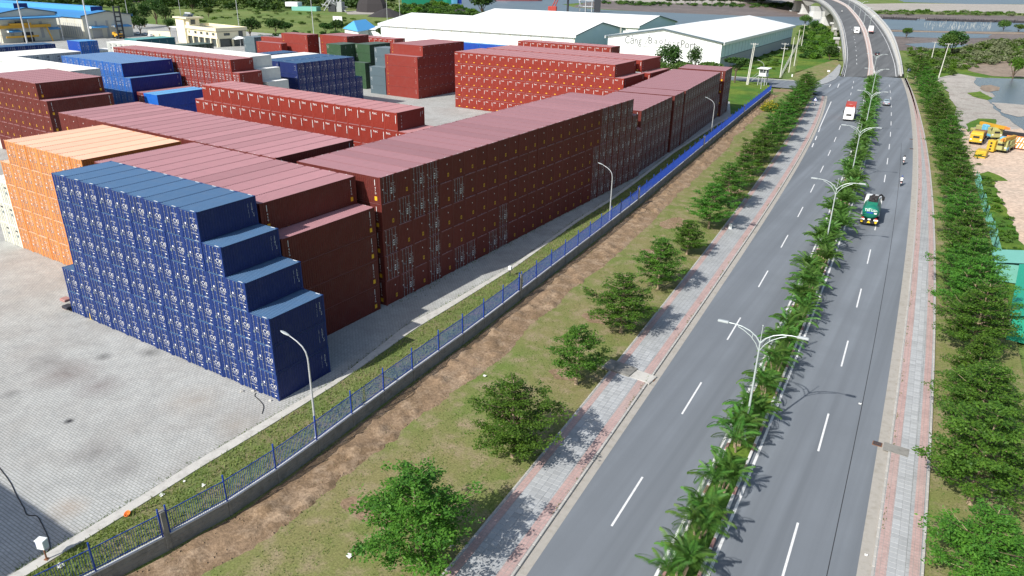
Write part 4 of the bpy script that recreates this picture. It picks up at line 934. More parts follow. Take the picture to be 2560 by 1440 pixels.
for py0, py1, xx0, xx1 in ((161, 157, 780, 778), (151, 147.5, 779, 777), (141, 138, 778, 776), (128, 125, 773, 771), (118, 115.5, 768, 766), (108, 106, 763, 760), (100, 98, 757, 754), (93, 91.5, 750, 748), (75, 73.5, 725, 722), (68, 67, 712, 709)):
    z = zrow(py0)+.035; a, b = G(1960+xx0*.2335, py0, z), G(1960+xx1*.2335, py1, zrow(py1)+.035); wv = Vector((.09, 0, 0))
    Geo().add([a-wv-BO, a+wv-BO, b+wv-BO, b-wv-BO], [(0, 1, 2, 3)], M_white).build('lane_dash', bridge)
for i, (x, y) in enumerate(((895, 395), (845, 290), (800, 210), (745, 130), (690, 75))):
    py = y*.2335; z = zrow(py)+.3; double_lamp(tuple(G(1960+x*.2335, py, z)), .15+.06*i, 'slim street lamp in the bridge median, %s from the bridge end' % nth(i+1), 9.0)
# ------------------------------------------------------------------ water, mud and far banks
patch('mud_bank', pg(-.36, (1470, 3), (1540, -6), (1990, 4), (2045, 30), (2046, 44), (1900, 42), (1700, 34), (1440, 18)), -.36, M_mud, 3, 20, 3)
patch('mud_bank', pg(-.36, (2140, 34), (2620, 40), (2640, 100), (2480, 116), (2445, 128), (2250, 126), (2205, 92), (2160, 60)), -.36, M_mud, 1.2, 9, 4)
patch('river', pg(-.33, (1035, -4), (1128, 13), (1166, 31), (1215, 41), (1600, 64), (1800, 74), (1990, 64), (2045, 60), (2130, 62), (2130, 46), (2045, 43), (1900, 41), (1700, 33), (1520, 25), (1440, 19), (1405, 11), (1475, 5), (1540, -4), (1480, -14), (1035, -14)), -.33, M_water, 1.5, 18, 5)
patch('river', pg(-.32, (2120, 46), (2220, 46), (2400, 50), (2640, 57), (2640, 81), (2480, 79), (2330, 77), (2215, 73), (2130, 66)), -.32, M_water, .8, 10, 6)
patch('pond', pg(-.32, (2205, 79), (2330, 81), (2480, 86), (2475, 94), (2400, 96), (2290, 93), (2215, 90)), -.32, M_water, .8, 8, 7)
patch('pond', pg(-.32, (2262, 110), (2330, 106), (2372, 110), (2445, 112), (2425, 122), (2370, 119), (2300, 121)), -.32, M_water, .6, 6, 8)
patch('far_yard', pg(-.34, (2120, 10), (2270, 8), (2640, 12), (2640, 34), (2480, 32), (2240, 27), (2150, 25)), -.34, M_gravel, 2, 30, 9)
patch('far_yard', pg(-.34, (1480, -10), (1985, -8), (1985, 5), (1760, 10), (1600, 8), (1530, 2)), -.34, M_gravel, 2, 30, 9)
patch('far_river', pg(-.33, (2200, -12), (2640, -10), (2640, 11), (2420, 10), (2260, 5)), -.33, M_water, 2, 40, 10)
patch('embankment', pg(-.30, (2205, 75), (2330, 77.5), (2480, 79.5), (2640, 82), (2640, 87), (2480, 85), (2330, 80.5), (2205, 78)), -.30, M_bank, .5, 8, 11)
patch('mud_bank', pg(-.35, (20, -8), (700, -6), (700, 6), (420, 5), (170, 6), (20, 4)), -.35, M_mud, 2, 30, 12)
# right-hand side: sand lot, grass wedges, pond, rubble
patch('mangrove_ground', pg(-.3, (2255, 128), (2640, 100), (2640, 205), (2440, 200), (2400, 195), (2330, 200), (2290, 165)), -.30, M_lush, .8, 6, 13)
patch('mud_bank', pg(-.26, (2405, 158), (2560, 150), (2640, 150), (2640, 196), (2480, 190), (2420, 176)), -.26, M_bank, .8, 5, 14)
patch('gravel_lot', pg(-.2, (2335, 196), (2395, 184), (2440, 192), (2640, 215), (2640, 420), (2410, 400), (2385, 260), (2360, 215)), -.20, M_gravel, .6, 5, 15)
patch('sand_lot', pg(-.17, (2400, 320), (2470, 330), (2560, 320), (2700, 340), (2900, 900), (2560, 680), (2470, 660), (2420, 440)), -.17, M_sand, .6, 5, 16)
patch('pond', pg(-.15, (2437, 194), (2640, 200), (2760, 330), (2560, 326), (2528, 303), (2490, 275), (2468, 250), (2488, 240), (2462, 222), (2440, 212)), -.15, M_pond, .5, 3, 17)
patch('rubble_spit', pg(-.1, (2452, 214), (2478, 212), (2500, 218), (2498, 226), (2470, 230), (2458, 226)), -.10, M_bank, .4, 2, 18)
patch('rubble_spit', pg(-.1, (2480, 256), (2560, 262), (2640, 275), (2640, 292), (2545, 292), (2510, 283)), -.10, M_gravel, .5, 2, 19)
patch('grass_patch', pg(-.12, (2436, 446), (2470, 428), (2520, 452), (2484, 452), (2500, 500), (2535, 555), (2558, 610), (2640, 690), (2640, 760), (2500, 760), (2470, 600)), -.12, M_lush, .35, 1.5, 20)
patch('grass_patch', pg(-.12, (2415, 310), (2445, 296), (2490, 298), (2498, 316), (2470, 322), (2440, 316), (2420, 330)), -.12, M_lush, .35, 2, 21)
patch('grass_patch', pg(-.12, (2418, 232), (2450, 228), (2482, 246), (2470, 250), (2430, 240)), -.12, M_lush, .3, 2, 22)
# left: paved lane and track by the warehouses, pale track in the field
patch('track', pg(-.3, (860, 30), (930, 24), (1000, 30), (990, 38), (940, 36), (870, 36)), -.3, M_gravel, 1.5, 10, 23)
patch('yard_pavement', pg(-.2, (540, 128), (760, 100), (1000, 100), (1660, 200), (1560, 240), (900, 140)), -.2, M_conc)
patch('lawn', pg(-.1, (1780, 190), (1795, 165), (1960, 110), (1985, 130), (1955, 196)), -.10, M_lush, .5, 4, 24)
patch('lawn', pg(-.1, (1990, 180), (2000, 110), (2060, 70), (2098, 120), (2096, 150), (2050, 165)), -.10, M_lush, .5, 4, 25)
# ------------------------------------------------------------------ vegetation masses and single far trees
SHV = {}
def shrub(kind, k):
    if (kind, k) not in SHV:
        mat = {'dark': L_dark, 'bush': L_bush, 'pale': L_pale, 'lush': L_young}[kind]; SHV[(kind, k)] = blob(200+k+hash(kind) % 1 + {'dark': 0, 'bush': 10, 'pale': 20, 'lush': 30}[kind], 1, 1, .8, 190, .34, .22, mat, 7, .5)
    return SHV[(kind, k)]
def mass(name, poly, n, kinds, smin, smax, label, seed, z=-.3, cat='shrubs', flat=.8):
    """many shrubs inside a pixel outline on the ground, joined: a thicket nobody could count"""
    rs = np.random.RandomState(seed); P = [G(x, y, z) for x, y in poly]; xs = [p.x for p in P]; ys_ = [p.y for p in P]; VV = []; FF = []; MI = []; b = 0; mats = []
    def inside(x, y):
        c = False
        for i in range(len(P)):
            p, q = P[i], P[i-1]
            if (p.y > y) != (q.y > y) and x < (q.x-p.x)*(y-p.y)/(q.y-p.y)+p.x: c = not c
        return c
    m = 0; tries = 0
    while m < n and tries < n*60:
        tries += 1; x, y = rs.uniform(min(xs), max(xs)), rs.uniform(min(ys_), max(ys_))
        if not inside(x, y): continue
        V, F, mt = shrub(kinds[rs.randint(len(kinds))], rs.randint(3)); s = rs.uniform(smin, smax); a = rs.rand()*6.28; c_, s_ = math.cos(a), math.sin(a)
        W = V*np.array([s, s, s*flat*rs.uniform(.8, 1.3)]); W = np.stack([W[:, 0]*c_-W[:, 1]*s_+x, W[:, 0]*s_+W[:, 1]*c_+y, W[:, 2]+z], 1)
        if mt not in mats: mats.append(mt)
        VV.append(W); FF.append(F+b); MI.append(np.full(len(F), mats.index(mt))); b += len(W); m += 1
    me = npmesh(name, np.concatenate(VV), np.concatenate(FF), mats, np.concatenate(MI)); o = bpy.data.objects.new(name, me); C.objects.link(o); tag(o, label, cat, kind='stuff')
mass('field_shrubs', [(0, -6), (990, -2), (985, 22), (860, 24), (700, 30), (420, 22), (150, 24), (0, 12)], 330, ['dark', 'bush', 'dark'], 4, 9, 'dark mangrove bushes across the top of the green field', 301)
mass('field_shrubs', [(330, 22), (690, 18), (980, 60), (850, 70), (650, 60), (430, 60)], 90, ['bush', 'lush', 'bush'], 1.2, 3.2, 'low scattered bushes in the green field behind the office', 302, flat=.6)
mass('bank_shrubs', [(1000, 20), (1110, 10), (1165, 28), (1210, 38), (1190, 46), (990, 40)], 150, ['bush', 'dark', 'lush'], 2.5, 5.5, 'green bushes on the river bank behind the white warehouses', 303)
mass('bank_shrubs', [(1480, 8), (1560, 6), (1760, 12), (1990, 10), (2020, 24), (1990, 22), (1760, 17), (1560, 14)], 150, ['bush', 'dark'], 2.5, 5, 'line of bushes along the far river bank', 304, flat=.6)
mass('bank_shrubs', [(2150, 26), (2300, 29), (2640, 35), (2640, 42), (2400, 39), (2200, 38)], 150, ['bush', 'lush', 'pale'], 2.2, 4.2, 'bushes along the far bank below the container terminal', 305, flat=.6)
mass('mangrove', [(2380, 128), (2440, 112), (2520, 104), (2640, 100), (2640, 158), (2520, 165), (2430, 160), (2390, 150)], 190, ['pale', 'pale', 'bush'], 1.8, 3.6, 'pale green mangrove bushes beyond the right verge', 306)
mass('mangrove', [(2262, 128), (2330, 122), (2400, 150), (2450, 165), (2400, 194), (2340, 190), (2290, 160)], 130, ['lush', 'bush', 'pale'], 1.0, 2.2, 'bright scrub between bridge ramp and mangrove', 307)
mass('scrub', [(1992, 150), (2005, 70), (2050, 60), (2092, 100), (2094, 140), (2060, 150)], 190, ['lush', 'bush', 'lush', 'dark'], 1.2, 3.2, 'bright green scrub beside the bridge ramp', 308)
mass('scrub', [(1800, 176), (1812, 150), (1960, 108), (1975, 130), (1940, 178)], 150, ['lush', 'bush'], .8, 1.8, 'green scrub beside the port warehouse', 309, flat=.5)
mass('hedge_row', [(1580, 180), (1640, 172), (1800, 180), (1800, 190), (1640, 186)], 70, ['bush', 'dark'], 1.0, 1.9, 'hedge in front of the port warehouse', 310)
mass('hedge_row', [(560, 100), (760, 84), (1040, 92), (1320, 108), (1430, 112), (1430, 116), (1040, 100), (760, 92)], 90, ['dark', 'bush'], 1.3, 2.6, 'hedge between the container yard and white warehouses', 311)
mass('scrub', [(2440, 445), (2480, 440), (2560, 640), (2600, 720), (2520, 720), (2480, 600)], 90, ['lush', 'bush'], .35, .8, 'low weeds beside the sand lot', 312, -.12, flat=.6)
CRW = {}
def far_tree(px, py, r, h, kind, label, z=-.1, clear=.14, name='far_tree', cat='tree', umbrella=False):
    mat = {'dark': L_dark, 'bush': L_bush, 'pale': L_pale, 'lush': L_young}[kind]; p = G(px, py, z); rz = h*(1-clear)/2*(.6 if umbrella else 1.2)
    key = (kind, round(r), round(h), umbrella)
    if key not in CRW: CRW[key] = blob_mesh('crown', int(r*10+h), r, r, rz, 1500, .16*r, .10*r, mat, 13, h-rz if umbrella else h*clear+rz)
    t = empty(name, tuple(p), R.uniform(0, 6), label, cat); inst(CRW[key], 'crown', t)
    g = Geo(); g.tube([(0, 0, 0), (.1, 0, h*clear*1.1), (.05, .1, h*.75)], [.035*h, .028*h, .008*h], M_barkd, 6)
    for k in range(4): a = k*1.6; g.tube([(.1, 0, h*clear), (math.cos(a)*r*.6, math.sin(a)*r*.6, h*.75)], [.02*h, .006*h], M_barkd, 4, False)
    g.build('trunk', t)
far_tree(1668, 192, 5.2, 11, 'dark', 'tall dark round tree before the lettered white warehouse gable'); far_tree(1735, 188, 3.6, 9, 'dark', 'smaller open tree right of the tall dark tree before the warehouse')
far_tree(1836, 207, 5.0, 8.5, 'dark', 'umbrella shaped tree by the blue side road', .0, .45, umbrella=True); far_tree(1700, 194, 4.4, 6, 'bush', 'broad low tree beneath the tall dark tree', umbrella=True)
far_tree(1775, 196, 4.2, 6.2, 'bush', 'flat topped low tree at the warehouse corner', umbrella=True); far_tree(1640, 196, 3.8, 6, 'bush', 'low tree left of the tall dark tree', umbrella=True)
far_tree(2378, 136, 6, 11, 'dark', 'dark bushy tree standing by the muddy pond beyond the bridge ramp'); far_tree(2362, 138, 5, 10, 'bush', 'lighter bushy tree left of the dark tree by the muddy pond')
far_tree(2532, 196, 3.4, 7.5, 'lush', 'bright round bush tree at the edge of the pond', -.1, .1); far_tree(2265, 94, 3.6, 6, 'bush', 'round bush on the embankment beside the bridge', -.3, .1)
far_tree(2508, 76, 5, 7, 'bush', 'bushes standing on the pond embankment at right', -.3, .1); far_tree(2545, 80, 5, 5, 'bush', 'low bush on the pond embankment at the right edge', -.3, .1)
for i, (x, y, r, h) in enumerate(((335, 72, 6, 12), (362, 68, 6, 13), (392, 60, 6.5, 15), (418, 66, 5, 12), (352, 84, 5, 9), (425, 80, 4, 7))): far_tree(x, y, r, h, 'dark', 'dark green tree between blue warehouse and cream office, %s of the group' % nth(i+1))
for i, (x, y, r, h) in enumerate(((626, 92, 6, 9), (690, 84, 6, 8), (716, 84, 5, 6), (985, 96, 6, 9), (960, 98, 5, 6), (1010, 100, 4, 6), (840, 84, 6, 7), (815, 84, 5, 6))): far_tree(x, y, r, h, 'dark', 'rounded dark tree behind the container yard, %s of the row' % nth(i+1))
far_tree(482, 26, 8, 12, 'dark', 'single dark tree in the green field behind the cream office'); far_tree(522, 44, 4, 7, 'bush', 'small single bush in the green field')
far_tree(1205, 38, 12, 18, 'dark', 'palm-like dark tree clump behind the white warehouse roofs'); far_tree(230, 26, 7, 9, 'dark', 'dark bush behind the blue roofed warehouse')
far_tree(2030, 80, 4, 7, 'dark', 'dark round tree in the scrub beside the bridge'); far_tree(2073, 150, 3.6, 6, 'dark', 'street tree at the corner by the bridge'); far_tree(2012, 62, 5, 7, 'bush', 'bush below the bridge arches')
for i, (x, y) in enumerate(((1672, 9), (1690, 9), (1712, 8), (1725, 8), (1738, 8), (1755, 8), (1780, 8), (1800, 9), (1812, 9), (1828, 8), (1850, 8), (1885, 8), (1905, 9))): far_tree(x, y, 5, 7, 'dark', 'small round tree by the far wall across the river, %s from the left' % nth(i+1), -.3, .15)
# ------------------------------------------------------------------ warehouses and other buildings
M_bwall = mk('pale_blue_wall_sheet', (.58, .74, .80), .6, .04, .5, world=True)
M_wroof = mk('white_roof_sheet', (.80, .82, .82), .5, .04, .4, world=True); M_wwall = mk('white_wall_sheet', (.74, .78, .78), .6, .04, .5, world=True)
M_bluewall = mk('pale_blue_gable_sheet', (.46, .62, .72), .6, .05, .4, world=True); M_trim = mk('dark_trim', (.07, .11, .14), .6, .1, 2); M_plinth = mk('grey_plinth', (.36, .38, .40), .8, .12, .4, world=True)
M_bluer = mk('blue_roof_sheet', (.05, .22, .50), .5, .06, .3, world=True); M_bluem = mk('blue_ridge_sheet', (.08, .34, .68), .5, .06, .3, world=True); M_bluedk = mk('dark_blue_louvre', (.012, .03, .16), .6, .1, 2)
M_beige = mk('beige_wall_sheet', (.56, .56, .50), .7, .05, .3, world=True); M_cream = mk('cream_render', (.74, .68, .50), .8, .04, .4, world=True); M_creamd = mk('cream_cornice', (.70, .64, .46), .8, .05, .6, world=True)
M_winglass = mk('window_glass', (.06, .075, .08), .1, .1, 1, spec=.6); M_rooff = mk('grey_flat_roof', (.16, .15, .14), .9, .15, .5, world=True); M_steel = mk('dark_steel', (.035, .04, .05), .5, .15, 2); M_crane = mk('crane_yellow', (.60, .33, .03), .55, .1, 1)
def shed(name, label, x, y, yaw, W, L, he, hr, walls, gable, roof, over=.9, bays=(0, 0), plinth=0.0, monitor=None, strips=0):
    """gable roofed hall: local u across the gable (0..W, W may be negative), v along the hall"""
    t = empty(name, (x, y, -.1), yaw, label, 'warehouse'); sg = 1 if W > 0 else -1
    def B(g, u0, u1, v0, v1, z0, z1, m): a, b = sorted((u0, u1)); g.box(a, b, v0, v1, z0, z1, m)
    for v, nm in ((0, 'gable_wall'), (L, 'gable_wall')):
        g = Geo(); d = .12 if v == 0 else -.12; pr = [(0, 0), (W, 0), (W, he), (W/2, hr), (0, he)]; vs = [(u, v, z) for u, z in pr]+[(u, v+d, z) for u, z in pr]
        g.add(vs, [(0, 1, 2, 3, 4), (9, 8, 7, 6, 5)]+[(k, (k+1) % 5, 5+(k+1) % 5, 5+k) for k in range(5)], gable); g.build(nm, t)
    for u in (0, W):
        g = Geo(); B(g, u, u+(.12*sg if u == 0 else -.12*sg), .13, L-.13, 0, he-.05, M_trim if walls is M_bwall else M_creamd); wl = g.build('side_wall', t)
        n = bays[0] or int(L/6); d = -sg if u == 0 else sg
        for i in range(n):
            g = Geo(); v0 = .2+(L-.4)*i/n; v1 = .2+(L-.4)*(i+1)/n; B(g, u+d*.005, u+d*.07, v0+.2, v1-.2, max(.1, plinth), he-.35, walls); g.build('wall_panel', wl)
        g = Geo()
        if plinth: B(g, u+d*.004, u+d*.05, .15, L-.15, .05, plinth-.3, M_plinth); g.build('plinth', t)
    k = (hr-he)/(abs(W)/2)
    for s in (0, 1):
        u0 = -over*sg if s == 0 else W+over*sg; z0 = he-over*k+.12; g = Geo(); vs = [(u0, -over, z0), (W/2, -over, hr+.12), (W/2, L+over, hr+.12), (u0, L+over, z0)]; vs += [(a, b, c-.22) for a, b, c in vs]
        g.add(vs, [(0, 1, 2, 3), (7, 6, 5, 4), (0, 4, 5, 1), (1, 5, 6, 2), (2, 6, 7, 3), (3, 7, 4, 0)], roof)
        rf = g.build('roof', t); nr = strips
        for i in range(nr):
            v = L*(i+.5)/nr; g = Geo(); g.add([(u0, v-.04, z0+.01), (W/2, v-.04, hr+.13), (W/2, v+.04, hr+.13), (u0, v+.04, z0+.01)], [(0, 1, 2, 3)], roof)
        g = Geo(); B(g, u0, u0+sg*(-.25 if s == 0 else .25), -over, L+over, z0-1.0, z0+.05, roof); g.build('gutter', t)
        for v in (-over-.03, L+over+.03):
            g = Geo(); g.add([(u0, v, z0+.03), (W/2, v, hr+.15), (W/2, v, hr-.32), (u0, v, z0-.42)], [(0, 1, 2, 3)], M_trim); g.build('verge_trim', t)
    if monitor:
        u0, u1, v0, v1, hh, ms, me_ = monitor; g = Geo(); B(g, W/2+u0, W/2+u1, v0, v1, hr-.8, hr+hh, ms); mo = g.build('ridge_vent', t)
        g = Geo(); B(g, W/2+u0-.1, W/2+u1+.1, v0-.15, v0-.02, hr-.7, hr+hh+.05, me_); g.build('louvre', mo)
    return t
w1 = shed('white_warehouse', 'nearer of the two white roofed warehouses lying across behind the container yard', -110.475, 266.75, 1.586, 53.59, 111.0, 9.0, 13.06, M_wwall, M_bluewall, M_wroof, .9, (20, 0))
w2 = shed('white_warehouse', 'farther of the two white roofed warehouses, its blue gable nearest the river', -113.1, 343.9, 1.588, 57.37, 106.5, 9.0, 12.95, M_wwall, M_bluewall, M_wroof, .9, (18, 0))
w3 = shed('white_warehouse', 'white warehouse with the port name lettered on its front gable wall', -42.644, 258.97, .018, -47.89, 131.7, 10.37, 14.25, M_bwall, M_wwall, M_wroof, .9, (26, 0), 4.6)
M_letter = mk('grey_lettering', (.10, .105, .11), .7, .05, 2)
def sign(g, s, u, z, size, width): g.merge(text_geo(s, size, M_letter, width, 2), Matrix.Translation((u, -.06, z)))
g = Geo(); sign(g, 'Cảng', -36.7, 9.0, 4.3, 7.4); sign(g, 'Port', -13.4, 8.6, 4.4, 6.2)
for ch, u in zip('Bao', (-29.3, -26.9, -24.7)): g.merge(text_geo(ch, 3.6 if ch == 'B' else 3.2, M_letter, None, 2), Matrix.Translation((u, -.06, 9.3)))
for ch, u in zip('Long', (-22.6, -21.0, -19.2, -17.5)): g.merge(text_geo(ch, 3.4 if ch == 'L' else 2.9, M_letter, None, 2), Matrix.Translation((u, -.06, 9.1)))
for u0, u1, z0, z1 in ((-31.6, -29.8, 7.8, 11.6),): g.add([(u0, -.06, z0), (u0+.25, -.06, z0), (u1+.25, -.06, z1), (u1, -.06, z1)], [(0, 1, 2, 3)], M_letter)
g.box(-32.5, -17, -.07, -.05, 6.9, 7.05, M_letter); g.build('lettering', w3)
bA = shed('blue_warehouse', 'beige warehouse with blue roof at the left edge, nearer gable', -345.0, 142.5, 1.555, 26.0, 140, 13.0, 15.2, M_beige, M_beige, M_bluer, .6, (14, 0), 0, (-3, 3, 4, 138, 1.8, M_bluem, M_bluedk))
bB = shed('blue_warehouse', 'beige warehouse with blue roof behind, its gable facing the yard lamp mast', -339.0, 178.0, 1.555, 25.5, 140, 11.0, 12.9, M_beige, M_beige, M_bluer, .6, (20, 0), 0, (-3, 3, 8, 138, 1.8, M_bluem, M_bluedk))
def awning(b, u0, u1, z): g = Geo(); g.add([(u0, 0, z+.5), (u1, 0, z+.5), (u1, -3, z-.2), (u0, -3, z-.2)], [(0, 1, 2, 3)], M_bluem); g.box(u0, u1, -3.05, -2.95, z-.45, z-.15, M_bluer); g.box(u0, u0+.1, -3, 0, z-.5, z+.4, M_wwall); g.build('awning', b)
awning(bB, 2.2, 11, 5.6); awning(bB, 14, 23.5, 5.6); awning(bA, 20, 26, 5.6); awning(bA, 2, 8, 5.2)
for b, us in ((bB, ((6, 7, 5.8, 8.4), (11.6, 12.8, .3, 8.4), (16.2, 17, 6, 8.6), (19.4, 20.2, 6.2, 8.6))), (bA, ((4, 5.4, 2, 9), (11, 12, 6, 8.6), (17.6, 19, 1.5, 9)))):
    for a, c, z0, z1 in us: g = Geo(); g.box(a, c, -.09, .02, z0, z1, M_plinth); g.build('window', b)
for b, a, c in ((bB, 4, 9), (bA, 9, 14)): g = Geo(); g.box(a, c, -.07, .02, 0, 4.4, M_steel if b is bA else M_plinth); g.build('door', b)
for k in range(9): g = Geo(); g.box(-.08, .02, 2+k*2.0, 2.7+k*2.0, 1.2, 7.2, M_plinth); g.build('window', bB)
# cream office: long front to the yard, tower at its far left end
of = empty('office_building', (-256.8, 192.7, 0), 1.431, 'cream two storey office with a stair tower beyond the container yard', 'office building'); OW, OL, OH = 15.3, 34.0, 8.2
g = Geo(); g.box(.25, OW-.2, .2, OL, 3.6, OH-1.1, M_cream); g.box(1.0, OW-1, 1.2, OL, 0, 3.6, M_winglass); g.build('wall', of)
g = Geo(); g.box(.1, OW-.1, .1, OL, OH-1.6, OH-1.4, M_rooff); g.build('roof', of)
g = Geo()
for u0, u1, v0, v1 in ((-.35, -.05, -.4, OL), (OW+.05, OW+.35, -.4, OL), (-.05, OW+.05, -.4, -.1), (-.05, OW+.05, OL-.3, OL)): g.box(u0, u1, v0, v1, OH-1.35, OH+.15, M_creamd)
g.build('parapet', of)
for k in range(6): g = Geo(); v = .3+k*5.35; g.box(-.02, .55, v, v+.75, 0, 3.6, M_cream); g.build('column', of)
for k in range(3): g = Geo(); u = .56+k*6.9; g.box(u, u+.7, -.02, .6, 0, 3.6, M_cream); g.build('column', of)
def window(par, face, c, z, wd, ht):
    g = Geo(); o = .07
    if face == 'front': g.box(.17, .27, c-wd/2, c+wd/2, z, z+ht, M_creamd); f = g.build('window', par); g = Geo(); [g.box(.12, .17, c-wd/2+.1+i*(wd-.2)/3+.03, c-wd/2+.1+(i+1)*(wd-.2)/3-.03, z+.1, z+ht-.1, M_winglass) for i in range(3)]; g.build('pane', f)
    else: g.box(c-wd/2, c+wd/2, .12, .22, z, z+ht, M_creamd); f = g.build('window', par); g = Geo(); [g.box(c-wd/2+.1+i*(wd-.2)/3+.03, c-wd/2+.1+(i+1)*(wd-.2)/3-.03, .07, .12, z+.1, z+ht-.1, M_winglass) for i in range(3)]; g.build('pane', f)
for k in range(4): window(of, 'front', 3.2+k*5.35, 4.9, 2.3, 1.3)
window(of, 'front', 25.2, 4.9, 1.2, 1.2); window(of, 'end', 5.2, 4.8, 3.2, 1.3)
g = Geo(); g.box(11.2, 13.4, .1, .25, 3.7, 6.9, M_winglass); g.build('window', of)
g = Geo(); g.box(-.6, 5.2, OL-6.5, OL+1.5, 0, OH+3.0, M_cream); tw = g.build('stair_tower', of); g = Geo(); g.box(-1.3, 7.5, OL-10.5, OL+2.5, OH+3.0, OH+3.7, M_creamd); g.build('tower_roof', tw); g = Geo(); g.box(.3, 5.5, OL-9.8, OL-6.5, OH-.2, OH+3, M_cream); g.build('tower_wall', tw)
g = Geo(); g.box(1.2, 3.4, OL-9.9, OL-9.75, OH+.6, OH+2.7, M_winglass); g.build('window', tw)
g = Geo(); g.box(.5, 2.5, OL-3, OL-.5, OH+3.7, OH+3.85, M_rooff)
for k in range(3): g.add([(1.2+k*1.3, OL-7, OH+3.8), (2.3+k*1.3, OL-7, OH+5.0), (2.3+k*1.3, OL-2.5, OH+5.0), (1.2+k*1.3, OL-2.5, OH+3.8)], [(0, 1, 2, 3)], M_winglass)
g.tube([(3.2, OL-7, OH+5.2), (3.2, OL-2, OH+5.2)], .45, M_galvpole, 8); g.build('solar_heater', tw)
g = Geo(); g.box(-.5, 3.5, OL+1.6, OL+9, OH-1.6, OH-1.3, M_wwall)
for v in (OL+4, OL+8.5): g.tube([(0, v, 0), (0, v, OH-1.6)], .12, M_galvpole, 6); g.tube([(3, v, 0), (3, v, OH-1.6)], .12, M_galvpole, 6)
g.build('canopy', of)
pc = empty('parasol_shelter', tuple(G(592, 115)), .3, 'white tensile canopy beside the cream office', 'canopy'); g = Geo(); g.add([(-6, -1.5, 3.3), (2, -3, 3.2), (6, 0, 3.8), (2, 3, 3.2), (1, 0, 4.6)], [(0, 1, 4), (1, 2, 4), (2, 3, 4), (3, 0, 4)], M_wwall); g.build('cover', pc)
for u, v in ((-3, -1), (3, 1.2), (3, -1.2)): g = Geo(); g.tube([(u, v, 0), (u, v, 3.4)], .1, M_galvpole, 6); g.build('post', pc)
# blue hip roof pavilion
Lc, Fc, Rc = G(857, 71, 4), G(895, 79, 4), G(944, 71, 4); Bc = Lc+Rc-Fc; cen = (Lc+Rc)/2; ax = (Rc-Fc).normalized()
hp = empty('blue_pavilion', (cen.x, cen.y, 0), 0, 'bright blue hipped roof pavilion left of the white warehouses', 'building'); g = Geo(); q = [p-Vector((cen.x, cen.y, 0)) for p in (Lc, Fc, Rc, Bc)]; rl = (Rc-Fc).length*.30; r0, r1 = -ax*rl, ax*rl; r0.z = r1.z = 8.4
g.add(q+[r0, r1], [(0, 1, 4), (1, 2, 5, 4), (2, 3, 5), (3, 0, 4, 5)], M_bluem); g.build('roof', hp); g = Geo(); qq = [(p.x*.9, p.y*.9) for p in q]; g.prism(qq, -.2, 3.9, M_wwall); g.build('wall', hp)
ann = empty('white_annex', tuple(G(948, 93)), 1.57, 'low white annex between the blue pavilion and white warehouse', 'building'); g = Geo(); g.box(-4, 10, -9, 9, 0, 4.2, M_wwall); g.build('wall', ann); g = Geo(); g.add([(-5, -10, 4.1), (11, -10, 5), (11, 10, 5), (-5, 10, 4.1)], [(0, 1, 2, 3)], M_wroof); g.build('roof', ann)
bb = empty('billboard', tuple(G(846, 76)), .3, 'small white signboard standing before the green field', 'sign'); g = Geo(); g.box(-3, 3, -.1, .1, 3, 8, M_wwall); g.build('board', bb); g = Geo(); g.box(-2.2, -1.9, -.1, .1, 0, 3, M_steel); g.box(1.9, 2.2, -.1, .1, 0, 3, M_steel); g.build('post', bb)
# canopy with yellow gantry at the left edge
cn = empty('loading_canopy', tuple(G(70, 102)), 1.5, 'blue loading canopy on thin posts before the left warehouse', 'canopy'); g = Geo(); g.add([(-16, 2, 12.4), (14, 2, 12.4), (14, -8, 10.8), (-16, -8, 10.8)], [(0, 1, 2, 3)], M_bluem); g.box(-16, 14, -8.2, -8, 10.3, 10.85, M_bluer); g.build('roof', cn)
for u in (-15, -1, 13): g = Geo(); g.tube([(u, -7.5, 0), (u, -7.5, 10.5)], .22, M_galvpole, 6); g.build('post', cn)
gt = empty('gantry_crane', tuple(G(62, 105)), 1.5, 'yellow gantry crane under the blue loading canopy', 'crane')
for u in (-13, 11):
    for v in (-3, 3): g = Geo(); g.tube([(u, v*1.4, 0), (u*.95, v*.5, 6.4)], .32, M_crane, 6); g.build('leg', gt)
g = Geo(); g.box(-15, 13, -.6, .6, 6.3, 7.6, M_crane); g.build('beam', gt); g = Geo(); g.box(-5, 4, -1.5, 1.5, 7.6, 8.5, M_crane); g.box(-2, 1, -1, 1, 8.5, 9.2, M_steel); g.build('trolley', gt); g = Geo(); g.box(-8, 6, -2.2, -1.6, 2.2, 3, M_crane); g.box(-4, 9, 1.5, 2.2, 3.0, 3.6, M_crane); g.build('spreader', gt)
# stacker with tall mast
sk = empty('container_stacker', tuple(G(303, 97)), 1.4, 'yellow container stacker with a tall black ladder mast by the blue warehouse', 'forklift')
g = Geo(); g.cbox(-1.6, 1.6, 0, 5.5, .9, 2.4, M_crane, .2); g.cbox(-1.6, 1.6, 4.3, 6.2, .9, 3, M_crane, .2); g.build('body', sk); g = Geo(); g.cbox(-.9, .9, 1.6, 3.4, 2.4, 4.2, M_winglass, .15); g.build('cab', sk)
for s in (-1, 1):
    g = Geo(); g.box(s*1.35-.3, s*1.35+.3, -1.1, -.4, .3, 15.5, M_steel); g.build('mast_rail', sk)
    for v in (.6, 4.8): g = Geo(); g.lathe([(.85, -.3), (.85, .3)], M_black, 12, Matrix.Translation((s*1.7, v, .85)) @ Matrix.Rotation(math.pi/2, 4, 'Y')); g.build('wheel', sk)
for k in range(7): g = Geo(); g.box(-1.1, 1.1, -1.0, -.5, 1.5+k*2.2, 2.1+k*2.2, M_steel); g.build('cross_bar', sk)
